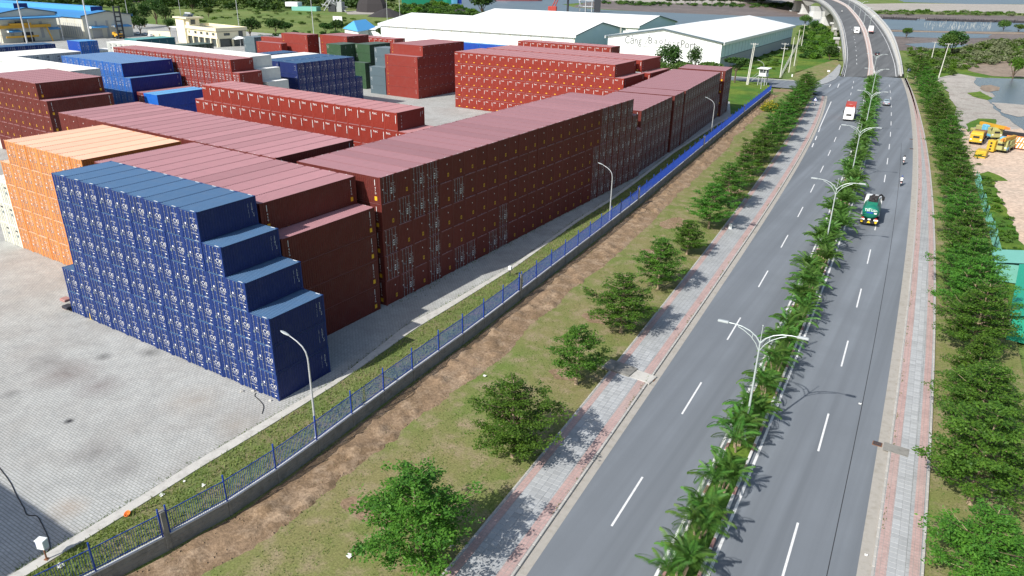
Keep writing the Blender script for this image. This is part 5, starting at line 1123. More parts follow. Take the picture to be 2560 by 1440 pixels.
# masts and poles
def mast(px, py, h, label, r=.28, name='light_mast', cat='mast', z=0): p = G(px, py, z); t = empty(name, tuple(p), 0, label, cat); g = Geo(); g.tube([(0, 0, 0), (0, 0, h)], [r, r*.45], M_galvpole, 8); g.build('pole', t); g = Geo(); g.lathe([(r*.9, h-.15), (1.2, h), (1.2, h+.25), (.2, h+.5)], M_galvpole, 8); g.build('lamp_ring', t)
mast(234, 133, 30, 'tall white lighting mast behind the blue container stacks at left', .42); mast(68, 108, 30, 'tall white lighting mast at the left edge beside the blue roof', .42)
for i, (x, y, h) in enumerate(((326, 74, 22), (455, 58, 22), (601, 92, 26), (785, 92, 27), (969, 66, 24), (1000, 48, 30))): mast(x, y, h, 'thin pale lamp mast beyond the yard, %s from the left' % nth(i+1), .2)
M_polec = mk('concrete_pole', (.55, .55, .50), .9, .1, 1.5)
def upole(px, py, h, label, twin=False, rz=0, z=0, lean=0, arms=1):
    t = empty('utility_pole', tuple(G(px, py, z)), rz, label, 'utility pole'); g = Geo()
    for u in ((-.22, .22) if twin else (0,)): g.tube([(u, 0, 0), (u+lean*h, 0, h)], [.2, .11], M_polec, 8)
    g.build('pole', t)
    for k in range(arms): g = Geo(); zz = h-.4-1.6*k; g.box(lean*h-1.2, lean*h+1.2, -.07, .07, zz, zz+.12, M_galvpole); [g.lathe([(.06, zz+.12), (.09, zz+.25), (.05, zz+.4)], M_para, 6, Matrix.Translation((lean*h+u, 0, 0))) for u in (-1.1, -.4, .4, 1.1)]; g.build('cross_arm', t)
upole(1868, 212, 13.5, 'twin white concrete utility pole by the side road', True, .2, lean=.04); upole(1950, 194, 12, 'utility pole with two cross arms by the port warehouse lawn', False, .1, arms=2)
upole(1972, 181, 13, 'plain utility pole along the mesh fence, nearest the side road', arms=0); upole(1985, 165, 14, 'utility pole along the mesh fence, farther from the side road', arms=0); upole(2002, 124, 12, 'tall white utility pole near the warehouse corner', arms=1)
upole(2346, 196, 12.5, 'leaning white utility pole beyond the right verge', False, .3, -.1, .06, 1); upole(2328, 150, 8, 'short white utility pole beyond the right verge', False, .3, -.2, 0, 1)
upole(1236, 112, 13, 'twin utility pole before the long white warehouse', True); upole(1548, 132, 13, 'twin utility pole before the lettered warehouse', True); upole(1168, 100, 12, 'thin utility pole at the left end of the long warehouse', arms=0)
M_mesh = mk('chain_mesh', (.30, .32, .30), .7, .2, 4)
mf = empty('mesh_fence', (0, 0, 0), 0, 'grey mesh fence beside the utility poles running to the bridge', 'fence'); A, Bq = G(1952, 194), G(2003, 96); n = 26
for i in range(n+1):
    p = A.lerp(Bq, i/n); g = Geo(); g.tube([(p.x, p.y, -.2), (p.x, p.y, 2.4)], .06, M_polec, 5); g.build('post', mf)
    if i < n:
        q = A.lerp(Bq, (i+1)/n); g = Geo(); d = (q-p); 
        for k in range(10): c = p+d*(k/10); g.box(c.x-.02, c.x+.02, c.y-.02, c.y+.02, 0, 2.2, M_mesh)
        for zz in (.3, 1.2, 2.1): g.tube([(p.x, p.y, zz), (q.x, q.y, zz)], .025, M_mesh, 4)
        g.build('mesh_panel', mf)
# guard tower at the corner of the yard
gtw = empty('guard_tower', tuple(G(1905, 213)), -.1, 'small white guard tower on grey legs at the yard corner', 'tower'); 
for u in (-1.1, 1.1):
    for v in (-1.1, 1.1): g = Geo(); g.box(u-.1, u+.1, v-.1, v+.1, 0, 3.1, M_plinth); g.build('leg', gtw)
g = Geo(); g.box(-1.6, 1.6, -1.6, 1.6, 3.0, 3.15, M_plinth); g.build('floor', gtw); g = Geo(); g.box(-1.2, 1.2, -1.2, 1.2, 3.15, 4.1, M_wwall); [g.box(a-.1, a+.1, b-.1, b+.1, 4.1, 5.5, M_wwall) for a in (-1.1, 1.1) for b in (-1.1, 1.1)]; g.build('cabin', gtw); g = Geo(); g.box(-1.12, 1.12, -1.12, 1.12, 4.12, 5.4, M_winglass); g.build('window', gtw)
g = Geo(); g.add([(-1.9, -1.9, 5.5), (1.9, -1.9, 5.5), (1.9, 1.9, 5.7), (-1.9, 1.9, 5.7)], [(0, 1, 2, 3)], M_wroof); g.box(-1.9, 1.9, -1.9, 1.9, 5.4, 5.49, M_wroof); g.build('roof', gtw)
g = Geo(); [g.box(-2.0-.32*k, -1.68-.32*k, -1.3, -.4, 2.8-.33*k, 2.85-.33*k, M_plinth) for k in range(9)]; g.tube([(-1.6, -1.3, 3.0), (-4.7, -1.3, 0)], .05, M_galvpole, 5); g.tube([(-1.6, -1.3, 4), (-4.7, -1.3, 1.0)], .04, M_galvpole, 5); g.build('stair', gtw)
bp = patch('blue_paving', [(-14, 213.5), (-33, 213), (-33, 224), (-17, 224)], .012, mk('blue_paint', (.03, .10, .32), .7, .15, 1, world=True))
cw = empty('compound_wall', (0, 0, 0), 0, 'cream pillars and grey railings of the compound wall under the trees', 'wall'); A, Bq = G(1648, 205), G(1800, 205)
for i in range(6):
    p = A.lerp(Bq, i/5); g = Geo(); g.cbox(p.x-.5, p.x+.5, p.y-.5, p.y+.5, 0, 4.2, M_cream, .06); g.build('pillar', cw)
    if i < 5: q = A.lerp(Bq, (i+1)/5); g = Geo(); g.add([(p.x, p.y, 0), (q.x, q.y, 0), (q.x, q.y, 1), (p.x, p.y, 1)], [(0, 1, 2, 3)], M_conc); [g.tube([(p.x+(q.x-p.x)*k/12, p.y+(q.y-p.y)*k/12, 1), (p.x+(q.x-p.x)*k/12, p.y+(q.y-p.y)*k/12, 3.6)], .05, M_plinth, 4) for k in range(1, 12)]; g.build('railing', cw)
# ------------------------------------------------------------------ vehicles
M_wcar = mk('white_car_paint', (.72, .73, .74), .3, .03, 2, spec=.6); M_silver = mk('silver_blue_paint', (.30, .36, .42), .3, .04, 2, metal=.3, spec=.6); M_dcar = mk('dark_car_paint', (.02, .022, .028), .25, .1, 2, spec=.6)
M_gtank = mk('green_tank_paint', (.01, .17, .115), .35, .06, 2, spec=.5); M_glass2 = mk('windscreen_glass', (.03, .06, .075), .08, .1, 2, spec=.8); M_red = mk('red_lamp', (.45, .02, .015), .4, .1, 4); M_ylw = mk('reflector_yellow', (.80, .55, .02), .5, .05, 4); M_amber = mk('orange_paint', (.75, .24, .05), .6, .08, 4)
M_rub = mk('rubbish_dark', (.035, .032, .035), .9, .4, 9, bmp=.6); M_wheel = M_black; M_rim = mk('wheel_rim', (.32, .33, .35), .4, .1, 5, metal=.6); M_chas = mk('chassis_black', (.02, .02, .022), .7, .2, 3); M_plate = mk('number_plate', (.78, .78, .78), .5, .03, 4)
def wheel(par, x, y, r, wd):
    g = Geo(); g.lathe([(r*.55, -wd/2), (r*.93, -wd/2), (r, -wd/3), (r, wd/3), (r*.93, wd/2), (r*.55, wd/2)], M_wheel, 14, Matrix.Rotation(math.pi/2, 4, 'Y')); o = g.build('wheel', par, (x, y, r))
    g = Geo(); g.lathe([(r*.15, -wd/2-.01), (r*.52, -wd/2-.02), (r*.52, wd/2+.02), (r*.15, wd/2+.01)], M_rim, 10, Matrix.Rotation(math.pi/2, 4, 'Y')); g.build('rim', o)
def ring(y, hw, z0, z1, c, tw=None):
    tw = hw if tw is None else tw; return [(-hw, y, z0+c), (-hw+c, y, z0), (hw-c, y, z0), (hw, y, z0+c), (hw, y, (z0+z1)/2), (tw, y, z1-c), (tw-c, y, z1), (-tw+c, y, z1), (-tw, y, z1-c), (-hw, y, (z0+z1)/2)]
def cab(t, paint, y0, y1, w, z0, z1, face):
    """truck cab: face -1 looks to -y"""
    g = Geo(); s = face; f, b = (y0, y1) if s < 0 else (y1, y0); d = (b-f)/abs(b-f); hw = w/2
    g.loft([ring(f, hw-.04, z0, z0+1.35, .08), ring(f+d*.05, hw, z0-.05, z0+1.45, .1), ring(f+d*.38, hw, z0-.05, z1-.12, .12, hw-.08), ring(f+d*.7, hw, z0-.05, z1, .12, hw-.07), ring(b, hw, z0-.05, z1-.02, .12, hw-.06)], paint); g.build('cab', t)
    g = Geo(); o = -d*.03; zt = z1-.28; zb = z0+1.38; ft = f+d*.36; fb = f+d*.07
    g.add([(-hw+.16, fb+o, zb), (hw-.16, fb+o, zb), (hw-.24, ft+o, zt), (-hw+.24, ft+o, zt)], [(0, 1, 2, 3)], M_glass2)
    for sx in (-1, 1): g.add([(sx*(hw+.008), f+d*.3, zb), (sx*(hw+.008), f+d*1.15, zb), (sx*(hw-.055), f+d*1.15, zt), (sx*(hw-.055), f+d*.62, zt)], [(0, 1, 2, 3)], M_glass2)
    g.build('windscreen', t)
    g = Geo(); g.cbox(-hw*.5, hw*.5, f-.03 if s < 0 else f-.02, f+.03, z0+.55, z0+1.0, M_chas, .02); g.build('grille', t)
    for sx in (-1, 1):
        g = Geo(); a, c = sorted((sx*hw*.62, sx*hw*.93)); g.cbox(a, c, f-.04, f+.04, z0+.1, z0+.34, M_plate, .02); g.build('headlight', t)
        g = Geo(); a, c = sorted((sx*(hw+.06), sx*(hw+.26))); g.cbox(a, c, f+d*.1-.06, f+d*.1+.06, z0+1.2, z0+1.85, M_chas, .03); g.build('mirror', t)
    g = Geo(); g.cbox(-hw, hw, min(f, f+d*.3)-.06, max(f, f+d*.3), z0-.35, z0+.06, paint, .05); g.build('bumper', t)
def heading(l, y): return -math.atan2(l(y+2)-l(y-2), 4)
# tank truck, seen from behind
p = G(2166, 566); tk = empty('tank_truck', (p.x+.15, p.y, 0), heading(RD, p.y), 'green tank lorry with white cab driving away, dark rubbish heaped on top', 'truck')
cab(tk, M_wcar, 6.4, 8.5, 2.45, .85, 3.0, 1)
g = Geo(); N = 20; rings = []
for y, k in ((.35, .05), (.40, .60), (.55, .88), (.85, 1.0), (5.6, 1.0), (5.9, .85), (6.0, .1)): rings.append([(1.16*k*math.cos(a), y, 1.95+.98*k*math.sin(a)) for a in np.linspace(0, 6.2832, N+1)[:-1]])
g.loft(rings, M_gtank); tank = g.build('tank', tk, smooth=True)
g = Geo(); g.merge(text_geo('Tân Liên', .52, M_ink, 1.7), Matrix.Translation((0, .33, 2.42)) @ Matrix.Rotation(-.35, 4, 'X')); g.box(-.55, .35, .33, .345, 1.95, 2.15, M_fblue); g.box(.5, .85, .33, .35, 1.9, 2.1, M_plate); g.build('lettering', tank)
g = Geo(); g.box(-.68, .68, 2.0, 5.8, 2.72, 3.25, M_gtank); g.box(-.62, .62, 2.1, 5.7, 3.2, 3.3, M_rub); g.build('top_rack', tk)
rs = np.random.RandomState(5); V = []; F = []
for k in range(70):
    c = Vector((rs.uniform(-.5, .5), rs.uniform(2.2, 5.6), 3.25+rs.uniform(0, .32))); b = len(V); a = rs.rand(3)*3; Mr = Matrix.Rotation(a[0], 3, 'X') @ Matrix.Rotation(a[1], 3, 'Z'); s = rs.uniform(.12, .30)
    V += [tuple(c+Mr @ Vector(q)*s) for q in ((1, 0, 0), (-.9, .2, 0), (0, .8, .2), (.1, -.9, .1), (0, .2, .8), (.2, 0, -.7))]; F += [(b+i, b+j, b+l) for i, j, l in ((0, 2, 4), (2, 1, 4), (1, 3, 4), (3, 0, 4), (2, 0, 5), (1, 2, 5), (3, 1, 5), (0, 3, 5))]
g = Geo(); g.add(V, F, M_rub); tag(g.build('rubbish_load', None, (p.x+.15, p.y, 0), heading(RD, p.y)), 'dark tangled scrap heaped on the green tank lorry', 'scrap', kind='thing')
g = Geo(); g.tube([(.55, 5.6, 3.3), (.9, 6.3, 3.45), (1.15, 6.5, 3.2), (1.22, 6.3, 2.6)], .14, M_black, 8); g.build('hose', tk)
g = Geo(); g.box(-.45, .45, .3, 8.0, .65, .95, M_chas); g.box(-1.2, 1.2, -.05, .35, .55, .95, M_chas); g.build('chassis', tk)
for sx in (-1, 1):
    g = Geo(); a, c = sorted((sx*.6, sx*1.2)); g.box(a, c, -.1, -.05, .98, 1.22, M_plate); g.build('tail_panel', tk)
    g = Geo(); a, c = sorted((sx*.75, sx*1.05)); g.box(a, c, -.12, -.1, 1.25, 1.42, M_red); g.build('tail_light', tk)
    g = Geo(); g.add([(sx*.75, -.06, .9), (sx*1.15, -.06, .9), (sx*1.05, -.06, .6), (sx*.85, -.06, .6)], [(0, 1, 2, 3)], M_ylw); g.build('reflector', tk)
    for y in (1.6, 2.9, 7.2): wheel(tk, sx*1.0, y, .5, .45)
    g = Geo(); a, c = sorted((sx*1.0, sx*1.25)); g.cbox(a, c, 2.0, 2.6, 1.2, 1.7, M_galvpole, .08); g.cbox(a, c, 3.0, 6.0, .95, 1.6, M_gtank, .05); g.build('side_box', tk)
g = Geo(); g.add([(-.26, -.07, .6), (.26, -.07, .6), (0, -.07, .98)], [(0, 1, 2)], M_ylw); g.box(-.2, .2, -.08, -.05, 1.05, 1.25, M_plate); g.build('warning_triangle', tk)
g = Geo(); [g.box(-1.0, -.6, .25, .29, 1.2+.3*k, 1.24+.3*k, M_gtank) for k in range(4)]; g.box(-1.02, -.98, .2, .3, 1.1, 2.3, M_gtank); g.build('ladder', tk)
# container truck coming towards the camera
p = G(2119, 303.5); ct = empty('container_truck', (p.x, p.y, 0), heading(LD, p.y), 'white cab lorry carrying a red container, coming along the left carriageway', 'truck'); cab(ct, M_wcar, 0, 2.1, 2.45, .85, 3.35, -1)
g = Geo(); g.box(-.45, .45, .6, 12.6, .8, 1.1, M_chas); g.build('chassis', ct)
for sx in (-1, 1):
    for y in (1.1, 3.6, 4.9, 10.4, 11.7): wheel(ct, sx*1.02, y, .5, .42)
M_rcont = mk('red_container_front', (.42, .06, .045), .55, .08, 1, spec=.35); g = Geo(); corr((-1.15, 2.62, 1.3), (1, 0, 0), (0, 0, 1), (0, -1, 0), 2.3, 2.55, .26, .04, M_rcont, g); g.box(-1.2, 1.2, 2.6, 8.7, 1.12, 1.28, M_rcont); g.box(-1.2, 1.2, 2.66, 8.7, 1.3, 3.88, M_rcont); [g.box(*sorted((s*1.22, s*1.1)), 2.58, 8.72, 3.8, 3.93, M_rcont) for s in (-1, 1)]; g.box(.75, .85, 2.57, 2.6, 2.2, 3.5, M_ink); g.box(-.6, .4, 2.9, 3.0, 3.9, 3.91, M_ink)
co = g.build('carried_container', None, (p.x, p.y, 0), heading(LD, p.y)); tag(co, 'red container riding on the white cab lorry', 'container')
def car(name, label, p, rz, paint, L=4.3, W=1.8, H=1.65, plate_rear=True, suv=True):
    t = empty(name, p, rz, label, 'car'); hw = W/2; g = Geo()
    g.loft([ring(0, hw-.12, .38, .92, .08), ring(.08, hw-.04, .28, 1.0, .1), ring(.6, hw, .24, 1.03, .1), ring(L-1.2, hw, .24, .98, .1), ring(L-.15, hw-.08, .28, .86, .1), ring(L, hw-.2, .4, .74, .06)], paint); g.build('body', t, smooth=False)
    g = Geo(); y0, y1 = (.25, L-1.35); g.loft([ring(y0, hw-.1, .9, 1.05, .05, hw-.12), ring(y0+.35, hw-.06, .92, H-.08, .08, hw-.22), ring(y0+.8, hw-.06, .92, H, .08, hw-.22), ring(y1-1.0, hw-.06, .92, H-.02, .08, hw-.22), ring(y1, hw-.1, .9, 1.04, .05, hw-.12)], paint); rf = g.build('roof', t)
    g = Geo(); o = .015
    g.add([(-hw+.2, y0+.03-o, 1.06), (hw-.2, y0+.03-o, 1.06), (hw-.32, y0+.33-o, H-.12), (-hw+.32, y0+.33-o, H-.12)], [(0, 1, 2, 3)], M_glass2); g.build('rear_window', t)
    g = Geo(); g.add([(-hw+.2, y1+o, 1.05), (hw-.2, y1+o, 1.05), (hw-.32, y1-.95+o, H-.08), (-hw+.32, y1-.95+o, H-.08)], [(3, 2, 1, 0)], M_glass2); g.build('windscreen', t)
    for sx in (-1, 1):
        g = Geo(); g.add([(sx*(hw-.055), y0+.4, 1.02), (sx*(hw-.055), y1-.3, 1.02), (sx*(hw-.2), y1-1.0, H-.14), (sx*(hw-.2), y0+.6, H-.14)], [(0, 1, 2, 3)], M_glass2); g.build('side_window', t)
        for y in (.85, L-.95): wheel(t, sx*(hw-.1), y, .34, .22)
        g = Geo(); a, c = sorted((sx*(hw-.42), sx*(hw-.08))); g.cbox(a, c, -.03, .08, .72, .86, M_red, .02); g.build('tail_light', t)
        g = Geo(); a, c = sorted((sx*(hw-.5), sx*(hw-.16))); g.cbox(a, c, L-.1, L+.01, .62, .76, M_plate, .02); g.build('headlight', t)
        g = Geo(); a, c = sorted((sx*(hw-.02), sx*(hw+.17))); g.cbox(a, c, y1-.45, y1-.3, 1.0, 1.16, paint, .02); g.build('mirror', t)
    g = Geo(); g.box(-.26, .26, -.035, .0, .55, .7, M_plate); g.build('number_plate', t); g = Geo(); g.cbox(-hw+.05, hw-.05, -.08, .2, .26, .48, M_chas, .05); g.build('bumper', t)
p = G(2214.5, 265); car('silver_car', 'silver grey pick-up style car driving away in the right carriageway', tuple(p), heading(RD, p.y), M_silver, 4.6, 1.85, 1.7)
p = G(2193, 140, zrow(140)); car('dark_car', 'dark car driving away at the foot of the bridge', tuple(p+Vector((0, 0, .03))), .2, M_dcar)
p = G(2141, 85, zrow(85)); bt_ = empty('box_truck', tuple(p+Vector((0, 0, .03))), .22, 'white box lorry coming down the bridge', 'truck'); cab(bt_, M_wcar, 0, 2.1, 2.4, .8, 2.7, -1); g = Geo(); g.cbox(-1.2, 1.2, 2.2, 7.5, 1.0, 3.1, M_wcar, .06); g.build('box_body', bt_); g = Geo(); g.box(-.4, .4, .5, 7.2, .7, 1.0, M_chas); g.build('chassis', bt_)
for sx in (-1, 1): [wheel(bt_, sx*.95, y, .45, .35) for y in (1.0, 5.8)]
p = G(2177, 84.5, zrow(84)); tr_ = empty('tractor_truck', tuple(p+Vector((0, 0, .03))), .22, 'white tractor unit without trailer driving up the bridge', 'truck'); cab(tr_, M_wcar, 3.4, 5.6, 2.45, .9, 3.7, 1); g = Geo(); g.box(-.45, .45, 0, 4.5, .75, 1.0, M_chas); g.cbox(-1.1, 1.1, .1, 1.6, .95, 1.12, M_red, .05); g.build('chassis', tr_)
for sx in (-1, 1): [wheel(tr_, sx*1.0, y, .5, .45) for y in (.7, 2.0, 4.6)]
# riders on motorbikes: one continuous skinned body each
def skinned(name, joints, edges, mat):
    me = bpy.data.meshes.new(name); me.from_pydata([j[:3] for j in joints], edges, []); ob = bpy.data.objects.new(name, me); C.objects.link(ob)
    md = ob.modifiers.new('skin', 'SKIN'); sv = me.skin_vertices[0].data
    for i, j in enumerate(joints): sv[i].radius = (j[3], j[4] if len(j) > 4 else j[3]); sv[i].use_root = i == 0
    ob.modifiers.new('sub', 'SUBSURF').levels = 1; dg = bpy.context.evaluated_depsgraph_get(); m2 = bpy.data.meshes.new_from_object(ob.evaluated_get(dg)); bpy.data.objects.remove(ob); m2.materials.clear(); m2.materials.append(mat); m2.name = name
    for q in m2.polygons: q.use_smooth = True
    return m2
M_shirt = mk('white_shirt', (.72, .73, .74), .9, .06, 8); M_trous = mk('dark_trousers', (.035, .037, .05), .9, .1, 8); M_skin = mk('skin', (.34, .20, .14), .6, .05, 8)
J = [(0, .0, .80, .15, .13), (0, .06, 1.05, .16, .12), (0, .10, 1.30, .19, .12), (0, .12, 1.42, .06), (0, .14, 1.50, .055), (0, .17, 1.62, .10, .11), (0, .17, 1.70, .08)]; E_ = [(0, 1), (1, 2), (2, 3), (3, 4), (4, 5), (5, 6)]
for sx in (-1, 1):
    b = len(J); J += [(sx*.19, .12, 1.36, .065), (sx*.30, .30, 1.16, .05), (sx*.30, .52, 1.06, .038), (sx*.30, .58, 1.05, .036)]; E_ += [(2, b), (b, b+1), (b+1, b+2), (b+2, b+3)]
    b = len(J); J += [(sx*.12, .05, .78, .09), (sx*.20, .42, .74, .075), (sx*.17, .34, .34, .055), (sx*.17, .48, .28, .045)]; E_ += [(0, b), (b, b+1), (b+1, b+2), (b+2, b+3)]
body_me = skinned('body', J, E_, M_shirt)
def dress(me):
    me.materials.append(M_trous); me.materials.append(M_skin)
    for q in me.polygons:
        c = q.center
        if c.z < .88 : q.material_index = 1
        elif c.z > 1.46 or (c.y > .46 and c.z < 1.2): q.material_index = 2
dress(body_me)
M_helm = [mk('helmet_blue', (.03, .08, .30), .3, .05, 4, spec=.6), mk('helmet_dark', (.03, .03, .035), .3, .05, 4, spec=.6)]
def rider(px, py, z, lab_b, lab_p, hm, rz):
    p = G(px, py, z); q = tuple(p+Vector((0, 0, .0))); m = empty('motorbike', q, rz, lab_b, 'motorbike'); g = Geo()
    g.loft([ring(-.62, .10, .62, .80, .03), ring(-.3, .17, .5, .82, .05), ring(.15, .16, .40, .78, .05), ring(.35, .12, .30, .50, .04), ring(.62, .17, .38, .98, .05), ring(.78, .12, .6, 1.02, .04)], M_wcar); g.build('fairing', m)
    g = Geo(); g.cbox(-.15, .15, -.6, .25, .78, .86, M_chas, .04); g.build('seat', m)
    for y in (-.55, .72): g = Geo(); g.lathe([(.17, -.05), (.26, -.06), (.29, 0), (.26, .06), (.17, .05)], M_wheel, 14, Matrix.Translation((0, y, .29)) @ Matrix.Rotation(math.pi/2, 4, 'Y')); g.build('wheel', m)
    g = Geo(); g.tube([(-.34, .55, 1.06), (0, .66, 1.02), (.34, .55, 1.06)], .02, M_chas, 6); g.build('handlebar', m); g = Geo(); g.box(-.07, .07, -.72, -.68, .55, .68, M_plate); g.box(-.09, .09, -.66, -.6, .72, .80, M_red); g.build('tail_light', m)
    pe = empty('person', q, rz, lab_p, 'person'); inst(body_me, 'body', pe); g = Geo(); g.lathe([(.125, 1.60), (.135, 1.66), (.12, 1.75), (.07, 1.81), (.01, 1.825)], M_helm[hm], 12, Matrix.Translation((0, .165, 0))); g.build('helmet', pe, smooth=True)
rider(2251, 464, 0, 'white motorbike nearer the camera beside the right kerb', 'rider in white shirt and blue helmet, nearer motorbike', 0, heading(RD, 110)); rider(2257.5, 411, 0, 'white motorbike farther up the right carriageway', 'rider in white shirt and dark helmet, farther motorbike', 1, heading(RD, 130))
rider(2104, 31.5, zrow(31.5)+.03, 'small motorbike high on the bridge', 'rider on the motorbike high on the bridge', 1, math.pi+.35)
# ------------------------------------------------------------------ small things of the verge, yard and kerb
M_tarp = mk('orange_plastic', (.80, .20, .04), .5, .05, 4); M_cable = mk('black_cable', (.02, .02, .02), .6, .1, 4); M_rust = mk('rusty_iron', (.22, .10, .05), .9, .25, 6); M_litter = mk('pale_litter', (.66, .67, .66), .8, .1, 8)
p = G(117, 1398, .1); bx = empty('switch_box', tuple(p), .35, 'white electrical box on a rusty post beside the drain kerb in the lower left corner', 'electrical box'); g = Geo(); g.cbox(-.28, .28, -.2, .2, .95, 1.55, M_wwall, .03); g.build('cabinet', bx); g = Geo(); g.cbox(-.31, .31, -.23, .23, 1.55, 1.6, M_wwall, .02); g.build('lid', bx); g = Geo(); g.tube([(0, 0, 0), (0, 0, .95)], .055, M_rust, 6); g.box(-.12, .12, -.12, .12, 0, .04, M_rust); g.build('post', bx); g = Geo(); g.box(-.4, -.28, -.1, .1, 1.1, 1.35, M_fblue); g.box(-.42, -.3, -.12, 0, 1.4, 1.48, M_wwall); g.build('socket', bx)
def cable(name, px, label, r=.03): g = Geo(); P_ = [G(x, y, .03) for x, y in px]; P_ = cr(P_, 4); g.tube([tuple(q) for q in P_], r, M_cable, 5); tag(g.build(name), label, 'cable')
cable('cable', [(-30, 1140), (0, 1172), (25, 1205), (40, 1235), (60, 1270), (68, 1287), (92, 1290), (105, 1310), (120, 1342), (125, 1368), (118, 1380)], 'black cable snaking over the paving to the white electrical box')
cable('cable', [(640, 982), (637, 990), (648, 1000), (659, 1015), (655, 1034)], 'short dark hose lying by the navy blue stack corner')
p = G(321, 1286, .08); g = Geo(); g.lathe([(.05, 0), (.14, 0), (.24, .16), (.22, .16), (.12, .03)], M_tarp, 12, Matrix.Rotation(.5, 4, 'X')); tag(g.build('orange_bowl', None, tuple(p)), 'orange plastic bowl lying at the edge of the drain kerb', 'bowl')
p = G(1275, 690, .05); mb = empty('meter_box', tuple(p), 0, 'small white meter box on a post at the kerb before the maroon wall', 'electrical box'); g = Geo(); g.tube([(0, 0, 0), (0, 0, .9)], .05, M_steel, 6); g.build('post', mb); g = Geo(); g.cbox(-.2, .2, -.15, .15, .85, 1.3, M_wwall, .03); g.build('cabinet', mb)
for i, (x, y, s) in enumerate(((405, 1238, .18), (508, 1214, .16), (150, 1416, .25), (663, 1205, .1), (461, 1204, .1), (874, 1390, .2), (1212, 940, .15), (1008, 1260, .12), (1530, 938, .3), (2150, 1010, .12), (2165, 1388, .1))):
    p = G(x, y, .05); g = Geo(); rs = np.random.RandomState(i); V = [(s*rs.uniform(-1, 1), s*rs.uniform(-1, 1), rs.uniform(0, .12)) for _ in range(6)]; g.add([(-s, -s*.6, .0), (s*.8, -s, .03), (s, s*.7, .09), (0, s, .02), (-s, .4*s, .1)], [(0, 1, 2), (0, 2, 3), (0, 3, 4)], M_litter); tag(g.build('litter', None, tuple(p)), 'scrap of pale litter, %s of the scattered pieces' % nth(i+1), 'litter', 'scattered litter', kind='thing')
for i, (x, y) in enumerate(((1128, 1365), (605, 979), (633, 978), (676, 1002), (598, 832))):
    p = G(x, y, 0); g = Geo(); g.cbox(-.14, .14, -.1, .1, 0, .12, M_conc, .03); tag(g.build('concrete_block', None, tuple(p), R.random()*3), 'small concrete chock on the ground, %s from the lower right' % nth(i+1), 'block', 'concrete chocks')
mh = empty('culvert_slab', tuple(G(1545, 923, .0)), -.08, 'weathered concrete culvert slab across the left sidewalk', 'slab'); g = Geo(); g.cbox(-1.3, 1.6, -.9, .9, .0, .28, M_concdark, .04); g.build('headwall', mh); g = Geo(); g.cbox(1.6, 3.6, -.8, .8, .0, .17, M_conc, .03); g.build('cover', mh)
for i, (x, y) in enumerate(((1628, 948), (2193, 1110), (2279, 372), (2278, 348))): p = G(x, y, .01); g = Geo(); g.box(-.35, .35, -.3, .3, 0, .03, M_rust); [g.box(-.3, .3, -.25+k*.1, -.2+k*.1, .03, .05, M_steel) for k in range(6)]; tag(g.build('drain_grate', None, tuple(p)), 'rusty drain grate set in the gutter, %s from the near end' % nth(i+1), 'drain', 'gutter drain grates')
p = G(2240, 1124, .14); g = Geo(); g.cbox(-.9, .9, -.6, .6, 0, .03, M_concdark, .01); tag(g.build('manhole_slab', None, tuple(p)), 'grey manhole slab in the right sidewalk', 'manhole')
def road_sign(px, py, h, kind, label):
    t = empty('road_sign', tuple(G(px, py, .1)), 0, label, 'sign'); g = Geo(); [g.tube([(0, 0, h*k/6), (0, 0, h*(k+1)/6)], .05, M_whitekerb if k % 2 else M_redpaint, 6) for k in range(6)]; g.build('post', t); g = Geo()
    if kind == 'tri': g.add([(-.55, -.07, h-.4), (.55, -.07, h-.4), (0, -.07, h+.55)], [(0, 1, 2)], M_fblue); g.add([(-.4, -.08, h-.3), (.4, -.08, h-.3), (0, -.08, h+.38)], [(0, 1, 2)], M_ink)
    elif kind == 'blue': g.box(-.5, .5, -.09, -.06, h-.1, h+.9, M_fblue); g.box(-.25, .25, -.1, -.09, h+.1, h+.7, M_ink); g.box(-.5, .1, -.09, -.06, h-.9, h-.2, M_ink)
    else: g.box(-.45, .45, -.09, -.06, h-.3, h+.3, M_ink)
    g.build('plate', t)
road_sign(2034, 275, 2.9, 'tri', 'triangular warning sign on a striped post by the left kerb'); road_sign(2268, 196, 2.8, 'blue', 'blue and white road sign on the right sidewalk by the bridge'); road_sign(2069, 193, 2.2, 'w', 'small white sign post at the corner of the side road')
for i, (x, y) in enumerate(((2287, 195), (1980, 192), (1825, 574))): g = Geo(); g.cbox(-.22, .22, -.12, .12, 0, .9, M_wwall, .04); tag(g.build('marker_stone', None, tuple(G(x, y, .0))), 'small white marker stone, %s' % ('beside the right sidewalk near the bridge', 'at the corner of the side road', 'on the edging of the left sidewalk')[i], 'marker', 'white marker stones')
g = Geo(); rs = np.random.RandomState(9)
for k in range(520):
    y = -22+rs.rand()**1.4*110; x = FX(y)+.4+rs.rand()*3.6; s = rs.uniform(.03, .12); c = Vector((x, y, .04)); g.add([tuple(c+Vector(q)*s) for q in ((1, 0, 0), (-.8, .5, .1), (-.5, -.9, 0), (.1, .1, .9))], [(0, 1, 3), (1, 2, 3), (2, 0, 3)], M_dirt)
tag(g.build('dirt_clods'), 'loose clods of dry earth along the wall foot', 'soil', kind='stuff')
g = Geo()
for i, (x, y) in enumerate(((170, 770), (172, 776), (168, 764))): p = G(x, y, .0); g.cbox(p.x-.5, p.x+.5, p.y-.4, p.y+.4, .03+i*.3, .3+i*.3, (M_redpaint, M_trous, M_redpaint)[i], .06)
tag(g.build('sack_heap'), 'dark red sacks heaped at the left foot of the navy blue stack', 'sacks')
